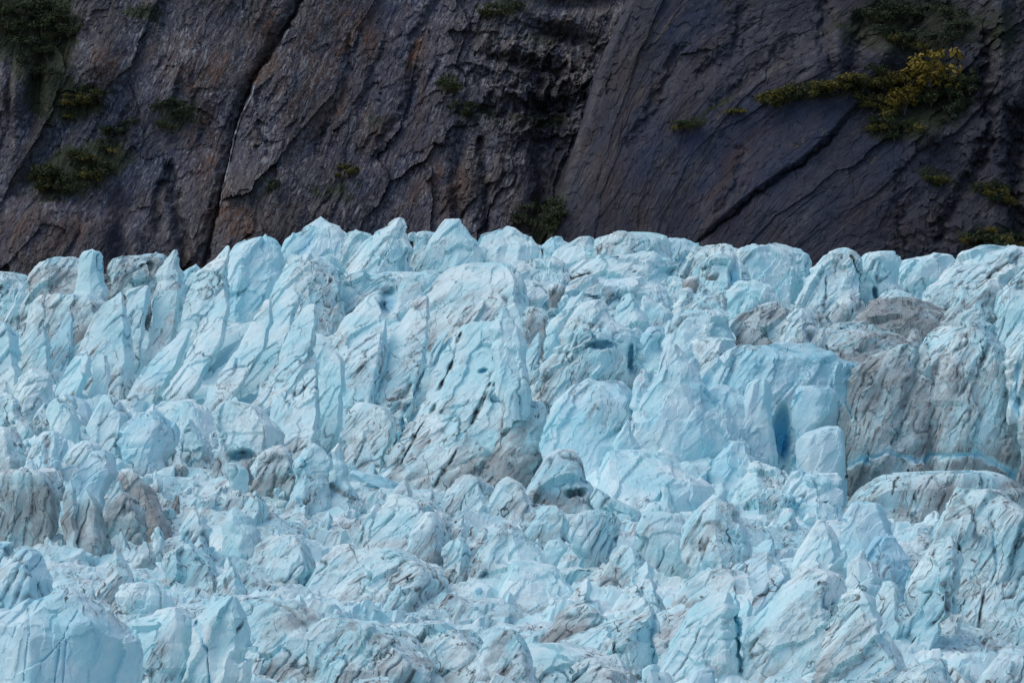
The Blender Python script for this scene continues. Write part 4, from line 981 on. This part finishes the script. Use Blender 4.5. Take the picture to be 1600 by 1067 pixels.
def ground_at(px, py, dmin, dmax):
    """first point of the glacier bed that this photo position looks at"""
    m = (np.abs(GPX - px) < 5) & (GY > dmin) & (GY < dmax)
    if not m.any():
        return None
    i = np.where(m)[0]
    ok = i[GPY[i] <= py + 2]
    if len(ok) == 0:
        return None
    j = ok[np.argmin(GY[ok])]
    return GX[j], GY[j], GZ[j]

rb = random.Random(5)
def scatter(n, box, smin, smax, label, group, dmin=560, dmax=1010):
    x0, x1, y0, y1 = box
    for _ in range(n):
        g = ground_at(rb.uniform(x0, x1), rb.uniform(y0, y1), dmin, dmax)
        if g is None:
            continue
        s = rb.uniform(smin, smax) * K * g[1]
        o = link('loose_ice_block', rb.choice(BLOCKS), label, 'ice block', group, kind='thing', loc=(g[0], g[1], g[2] + s * .25))
        o.scale = (s * rb.uniform(.8, 1.4), s * rb.uniform(.8, 1.3), s * rb.uniform(.6, 1.25))
        o.rotation_euler = (rb.uniform(-.5, .5), rb.uniform(-.5, .5), rb.uniform(0, 6.28))

scatter(10, (0, 300, 640, 760), 3.0, 9.8, 'loose angular ice block in the upper left rubble', 'loose blocks in the upper left rubble')
scatter(12, (180, 480, 730, 900), 3.0, 10.5, 'loose ice block in the gritty rubble left of centre', 'loose blocks in the rubble left of centre')
scatter(13, (430, 830, 740, 880), 3.0, 10.5, 'loose ice block below the great leaning fin', 'loose blocks below the great fin')
scatter(12, (400, 800, 860, 1000), 3.6, 11.2, 'loose ice block in the lower middle rubble', 'loose blocks in the lower middle rubble')
scatter(8, (800, 1100, 770, 900), 3.0, 9.8, 'loose ice block around the many-sided boulder', 'loose blocks around the boulder')
scatter(8, (1090, 1330, 740, 900), 3.0, 9.8, 'loose ice block below the blue hollow', 'loose blocks below the blue hollow')
scatter(6, (1100, 1400, 480, 560), 2.4, 7.5, 'loose ice block on the brown rubble ridge', 'loose blocks on the brown rubble ridge')
scatter(8, (840, 1250, 400, 500), 2.4, 7.5, 'loose ice block on the layered shelves under the skyline', 'loose blocks on the layered shelves')
scatter(6, (500, 1300, 990, 1060), 3.6, 10.5, 'loose ice block along the bottom foreground', 'loose blocks in the foreground')

# ------------------------------------------------------------------ smaller fins and blocks that crowd the gaps
ra = random.Random(77)
def crowd(n, box, hh, ww, lean, label, group, name, dirt=(0.0, .4), blue=(.05, .25), cat='ice block'):
    x0, x1, y0, y1 = box
    for _ in range(n):
        cx, by = ra.uniform(x0, x1), ra.uniform(y0, y1)
        g = ground_at(cx, by, 560, 1010)
        if g is None:
            continue
        h, w = ra.uniform(*hh), ra.uniform(*ww)
        D = g[1] + 1.0
        by = 533.5 - (g[2] - CAM_Z) / (K * g[1]) + 4
        ln = math.tan(R(lean + ra.uniform(-9, 9)))
        tipw, mid = ra.uniform(.08, .45), ra.uniform(.55, .95)
        off = ra.uniform(-.15, .15) * w
        rows = []
        for f, q in ((0.0, tipw), (.12, tipw + .18), (.4, mid), (.75, 1.0), (1.0, 1.1)):
            c = cx + ln * h * (1 - f) + off * (1 - f)
            rows.append((by - h * (1 - f), c - .5 * w * q * ra.uniform(.85, 1.1), c + .5 * w * q * ra.uniform(.85, 1.1)))
        serac(name, label, D, rows, rec=ra.uniform(.3, .8), dirt=ra.uniform(*dirt), blue=ra.uniform(*blue), ext=30, foot=False,
              group=group, cat=cat, lean=lean, tk=1.0)

crowd(30, (-10, 860, 520, 700), (35, 95), (16, 36), 29, 'narrow leaning ice fin wedged between the big fins of the left icefall', 'narrow fins of the left icefall', 'ice_fin', (.05, .45), cat='ice fin')
crowd(18, (400, 1260, 425, 480), (12, 26), (20, 46), 30, 'low angular ice step just under the skyline', 'ice steps under the skyline', 'ice_step', (.05, .4), cat='ice step')
crowd(26, (0, 480, 650, 900), (16, 46), (16, 42), 6, 'jagged little ice pinnacle in the left rubble field', 'little pinnacles of the left rubble', 'ice_pinnacle', (.1, .7), cat='ice pinnacle')
crowd(28, (430, 1100, 770, 980), (16, 44), (18, 48), 16, 'jagged little ice block in the middle rubble field', 'little blocks of the middle rubble', 'ice_block', (.05, .55))
crowd(16, (1060, 1600, 750, 1000), (16, 44), (18, 46), 14, 'jagged little ice block in the lower right of the glacier', 'little blocks of the lower right', 'ice_block', (-.1, .35))

# ------------------------------------------------------------------ thread of meltwater in the gully
def water_thread():
    m = bpy.data.materials.new('white_water')
    t = NT(m)
    n = t.noise(t.pos(), 1.2, 4, .6)
    t.surf(t.mix(t.ramp(n, .35, .65), (.20, .22, .25), (.45, .48, .52)), .35, .5)
    pts = [(398, 134), (394, 150), (384, 168), (377, 180), (372, 196), (366, 214), (363, 232), (359, 248), (356, 264), (351, 284), (347, 300), (346, 312), (343, 326)]
    rng = random.Random(3)
    V, Q = [], []
    fine = []
    for a, b in zip(pts[:-1], pts[1:]):
        for k in range(4):
            f = k / 4
            fine.append((a[0] + (b[0] - a[0]) * f + rng.uniform(-.6, .6), a[1] + (b[1] - a[1]) * f))
    last = None
    for (x, y) in fine:
        p = surf_pt('L', x, y)
        yy = p[1] - 1.8 if last is None else .5 * (p[1] - 1.8) + .5 * last
        last = yy
        w = rng.uniform(.08, .24)
        cx, cz = (x - 800) * K * yy, CAM_Z + (533.5 - y) * K * yy
        b = len(V)
        V += [(cx - w, yy, cz), (cx, yy - .25, cz), (cx + w, yy, cz), (cx, yy + .25, cz)]
        if b:
            for i in range(4):
                Q.append((b - 4 + i, b - 4 + (i + 1) % 4, b + (i + 1) % 4, b + i))
    me = make_mesh('waterfall', np.array(V), np.array(Q), m)
    link('waterfall', me, 'thin white thread of meltwater falling down the dark gully of the left cliff', 'waterfall')
water_thread()

# ------------------------------------------------------------------ shrubs on the cliffs
def leaf_material(name, a, b, c):
    m = bpy.data.materials.new(name)
    t = NT(m)
    r = t.n('ShaderNodeObjectInfo').outputs['Random']
    n = t.noise(t.pos(), .8, 3, .6)
    col = t.mix(t.ramp(n, .35, .65), a, b)
    col = t.mix(t.ramp(r, .3, 1.0, 0, .6), col, c)
    t.surf(col, .7, .2)
    return m

GREEN = leaf_material('alder_leaves', (.034, .052, .022), (.055, .075, .028), (.070, .075, .026))
DARK = leaf_material('spruce_leaves', (.030, .048, .028), (.048, .068, .036), (.056, .070, .032))
OLIVE = leaf_material('autumn_leaves', (.10, .10, .028), (.14, .125, .030), (.16, .125, .03))
YELLOW = leaf_material('yellow_leaves', (.15, .115, .020), (.21, .155, .024), (.25, .18, .026))
WOOD = bpy.data.materials.new('shrub_wood')
_t = NT(WOOD)
_t.surf(_t.mix(_t.ramp(_t.noise(_t.pos(), 6, 3), .4, .6), (.06, .05, .042), (.10, .085, .07)), .8, .2)

def foliage_mesh(seed, mat, n=420, tall=1.0):
    rng = np.random.RandomState(seed)
    k = 9
    cc = rng.normal(size=(k, 3)) * np.array([.5, .4, .26 * tall])
    cc[:, 2] = np.abs(cc[:, 2]) + .3 * tall
    cr = rng.uniform(.22, .42, k)
    w = rng.randint(0, k, n)
    d = rng.normal(size=(n, 3))
    d /= np.linalg.norm(d, axis=1, keepdims=True)
    pos = cc[w] + d * (cr[w] * rng.uniform(.55, 1.1, n))[:, None]
    nr = d + rng.normal(size=(n, 3)) * .6 + np.array([0, 0, .5])
    nr /= np.linalg.norm(nr, axis=1, keepdims=True)
    t1 = np.cross(nr, rng.normal(size=(n, 3)))
    t1 /= np.linalg.norm(t1, axis=1, keepdims=True)
    t2 = np.cross(nr, t1)
    s = rng.uniform(.05, .105, n)[:, None]
    V = np.stack([pos - t1 * s * 1.3, pos - t2 * s * .7, pos + t1 * s * 1.3, pos + t2 * s * .7], 1).reshape(-1, 3)
    Q = np.arange(4 * n).reshape(n, 4)
    return make_mesh('foliage', V, Q, mat)

def stem_mesh(seed):
    rng = random.Random(seed)
    V, Q = [], []
    for b in range(5):
        a = rng.uniform(0, 6.28)
        tip = Vector((math.cos(a) * .45, math.sin(a) * .35, rng.uniform(.5, .95)))
        base = Vector((rng.uniform(-.08, .08), rng.uniform(-.08, .08), -.25))
        prev = None
        for i in range(4):
            f = i / 3
            c = base.lerp(tip, f) + Vector((0, 0, .08 * math.sin(f * 3.1)))
            r = .035 * (1 - f) + .008
            st = len(V)
            for q in range(4):
                V.append((c.x + r * math.cos(q * 1.571), c.y + r * math.sin(q * 1.571), c.z))
            if prev is not None:
                for q in range(4):
                    Q.append((prev + q, prev + (q + 1) % 4, st + (q + 1) % 4, st + q))
            prev = st
    return make_mesh('stem', np.array(V), np.array(Q), WOOD)

FOL = {k: [foliage_mesh(300 + 10 * i + j, mt, tall=tl) for j in range(4)] for i, (k, mt, tl) in
       enumerate([('g', GREEN, 1.0), ('d', DARK, 1.0), ('o', OLIVE, .9), ('y', YELLOW, 1.5)])}
STEMS = [stem_mesh(s) for s in range(3)]
rs = random.Random(12)

def shrub(side, x, y, size, kind, label, group, name='alder_shrub'):
    p = surf_pt(side, x, y)
    root = bpy.data.objects.new(name, None)
    C.objects.link(root)
    root.empty_display_size = .3
    s = size * K * p[1] * 1.25
    root.location = (p[0], p[1] - s * 1.0, p[2] - s * .4)
    root.rotation_euler = (rs.uniform(-.15, .15), rs.uniform(-.2, .2), rs.uniform(0, 6.28))
    root.scale = (s * rs.uniform(.9, 1.3), s * rs.uniform(.8, 1.1), s * rs.uniform(.75, 1.05))
    root['label'] = label
    root['category'] = 'shrub'
    root['group'] = group
    link('foliage', rs.choice(FOL[kind]), parent=root)
    link('stem', rs.choice(STEMS), parent=root)

def patch(side, n, cx, cy, rx, ry, rot, size, kinds, label, group, name='alder_shrub'):
    k = 0
    while k < n:
        u, v = rs.uniform(-1, 1), rs.uniform(-1, 1)
        if u * u + v * v > 1:
            continue
        k += 1
        c, s_ = math.cos(R(rot)), math.sin(R(rot))
        x, y = cx + u * rx * c - v * ry * s_, cy + u * rx * s_ + v * ry * c
        shrub(side, x, y, size * rs.uniform(.65, 1.2), rs.choice(kinds), label, group, name)

patch('L', 27, 40, 30, 75, 48, 10, 15, 'gggd', 'dark green shrub in the thicket of the top left corner', 'thicket in the top left corner')
patch('L', 28, 112, 266, 78, 26, -22, 14, 'gggdo', 'green shrub of the thicket on the sloping ledge of the left cliff', 'thicket on the sloping ledge')
patch('L', 9, 175, 205, 30, 12, -35, 11, 'gd', 'green shrub trailing up from the ledge thicket on the left cliff', 'shrubs above the ledge thicket')
patch('L', 11, 128, 155, 34, 16, -15, 12, 'ggo', 'green shrub below the rounded rock knob of the left cliff', 'shrubs below the rock knob')
patch('L', 4, 106, 165, 7, 18, 5, 10, 'o', 'yellowing shrub below the rounded rock knob of the left cliff', 'yellowing shrubs below the rock knob')
patch('L', 9, 60, 100, 26, 34, 0, 13, 'gd', 'dark shrub beside the hollow at the left edge', 'shrubs beside the left hollow')
patch('L', 8, 265, 180, 32, 20, -20, 10, 'gd', 'small shrub left of the gully on the left cliff', 'small shrubs left of the gully')
patch('L', 8, 780, 14, 34, 9, -12, 11, 'gd', 'green shrub at the top edge above the dark rock steps', 'shrubs above the dark steps')
patch('L', 5, 702, 132, 10, 9, 40, 9, 'g', 'small green shrub in the crack left of the dark rock steps', 'shrubs in the crack')
patch('L', 6, 730, 170, 26, 10, 10, 9, 'gd', 'small shrub below the crack on the left cliff', 'shrubs below the crack')
patch('L', 5, 535, 265, 20, 10, 0, 9, 'go', 'small shrub on the middle of the left cliff', 'shrubs on the middle of the left cliff')
patch('L', 4, 425, 292, 8, 10, 0, 10, 'd', 'dark shrub on the left cliff above the tall domes', 'dark shrubs above the domes')
patch('L', 6, 812, 338, 12, 24, 0, 13, 'd', 'dark shrub at the foot of the cleft, left side', 'dark shrubs at the cleft foot')
patch('R', 11, 866, 345, 9, 30, 6, 13, 'dg', 'dark green shrub at the foot of the slate cliff edge', 'shrubs at the slate cliff edge')
patch('R', 19, 1425, 32, 80, 26, 4, 15, 'dgg', 'dark green shrub on the upper ledge of the right cliff', 'thicket on the upper right ledge')
patch('R', 9, 1400, 62, 40, 9, 10, 12, 'go', 'olive shrub on the lip of the upper right ledge', 'olive shrubs on the upper lip')
patch('R', 26, 1262, 141, 95, 7, -12, 14, 'ooog', 'olive shrub in the strip running along the right cliff ledge', 'olive strip on the right ledge')
patch('R', 14, 1350, 125, 42, 14, -8, 15, 'oog', 'olive green shrub between the strip and the yellow bushes', 'olive shrubs left of the yellow bushes')
patch('R', 19, 1490, 155, 42, 34, 0, 14, 'ddg', 'dark green shrub right of the yellow bushes', 'thicket right of the yellow bushes')
patch('R', 11, 1395, 200, 42, 13, 5, 12, 'gdo', 'green shrub below the yellow bushes', 'shrubs below the yellow bushes')
patch('R', 6, 1078, 194, 28, 4, -5, 9, 'go', 'green tuft on the small ledge of the slate slab', 'tufts on the small slab ledge')
patch('R', 4, 1150, 175, 12, 4, -20, 9, 'go', 'green tuft at the left end of the olive strip', 'tufts left of the olive strip')
patch('R', 6, 1465, 278, 26, 8, 22, 10, 'go', 'green shrub on the short ledge below the pale rocks', 'shrubs on the short ledge')
patch('R', 9, 1560, 300, 34, 11, 18, 12, 'gdo', 'green shrub at the right edge of the cliff, upper of the two lowest patches', 'upper low patch at the right edge')
patch('R', 11, 1555, 374, 48, 9, 0, 12, 'gdo', 'green shrub just above the ice at the right edge', 'lowest patch at the right edge')
patch('R', 3, 1545, 358, 14, 5, 0, 10, 'o', 'rusty yellow shrub on the lowest patch at the right edge', 'rusty shrubs on the lowest patch')
shrub('R', 1452, 112, 30, 'y', 'tallest upright yellow bush on the right cliff ledge', 'yellow bushes', 'willow_bush')
shrub('R', 1458, 132, 24, 'y', 'yellow bush in the middle, below the tallest yellow bush', 'yellow bushes', 'willow_bush')
shrub('R', 1420, 128, 26, 'y', 'bright yellow bush left of the tallest yellow bush', 'yellow bushes', 'willow_bush')
shrub('R', 1412, 160, 26, 'y', 'bright yellow bush, lowest of the yellow bushes', 'yellow bushes', 'willow_bush')
shrub('R', 1428, 148, 20, 'y', 'small yellow bush between the bright yellow ones', 'yellow bushes', 'willow_bush')
patch('R', 8, 1385, 155, 24, 22, 0, 14, 'oo', 'olive yellow bush on the left flank of the yellow bushes', 'olive yellow bushes')

print('objects', len(bpy.data.objects), 'tris', sum(len(m.polygons) * 2 for m in bpy.data.meshes))
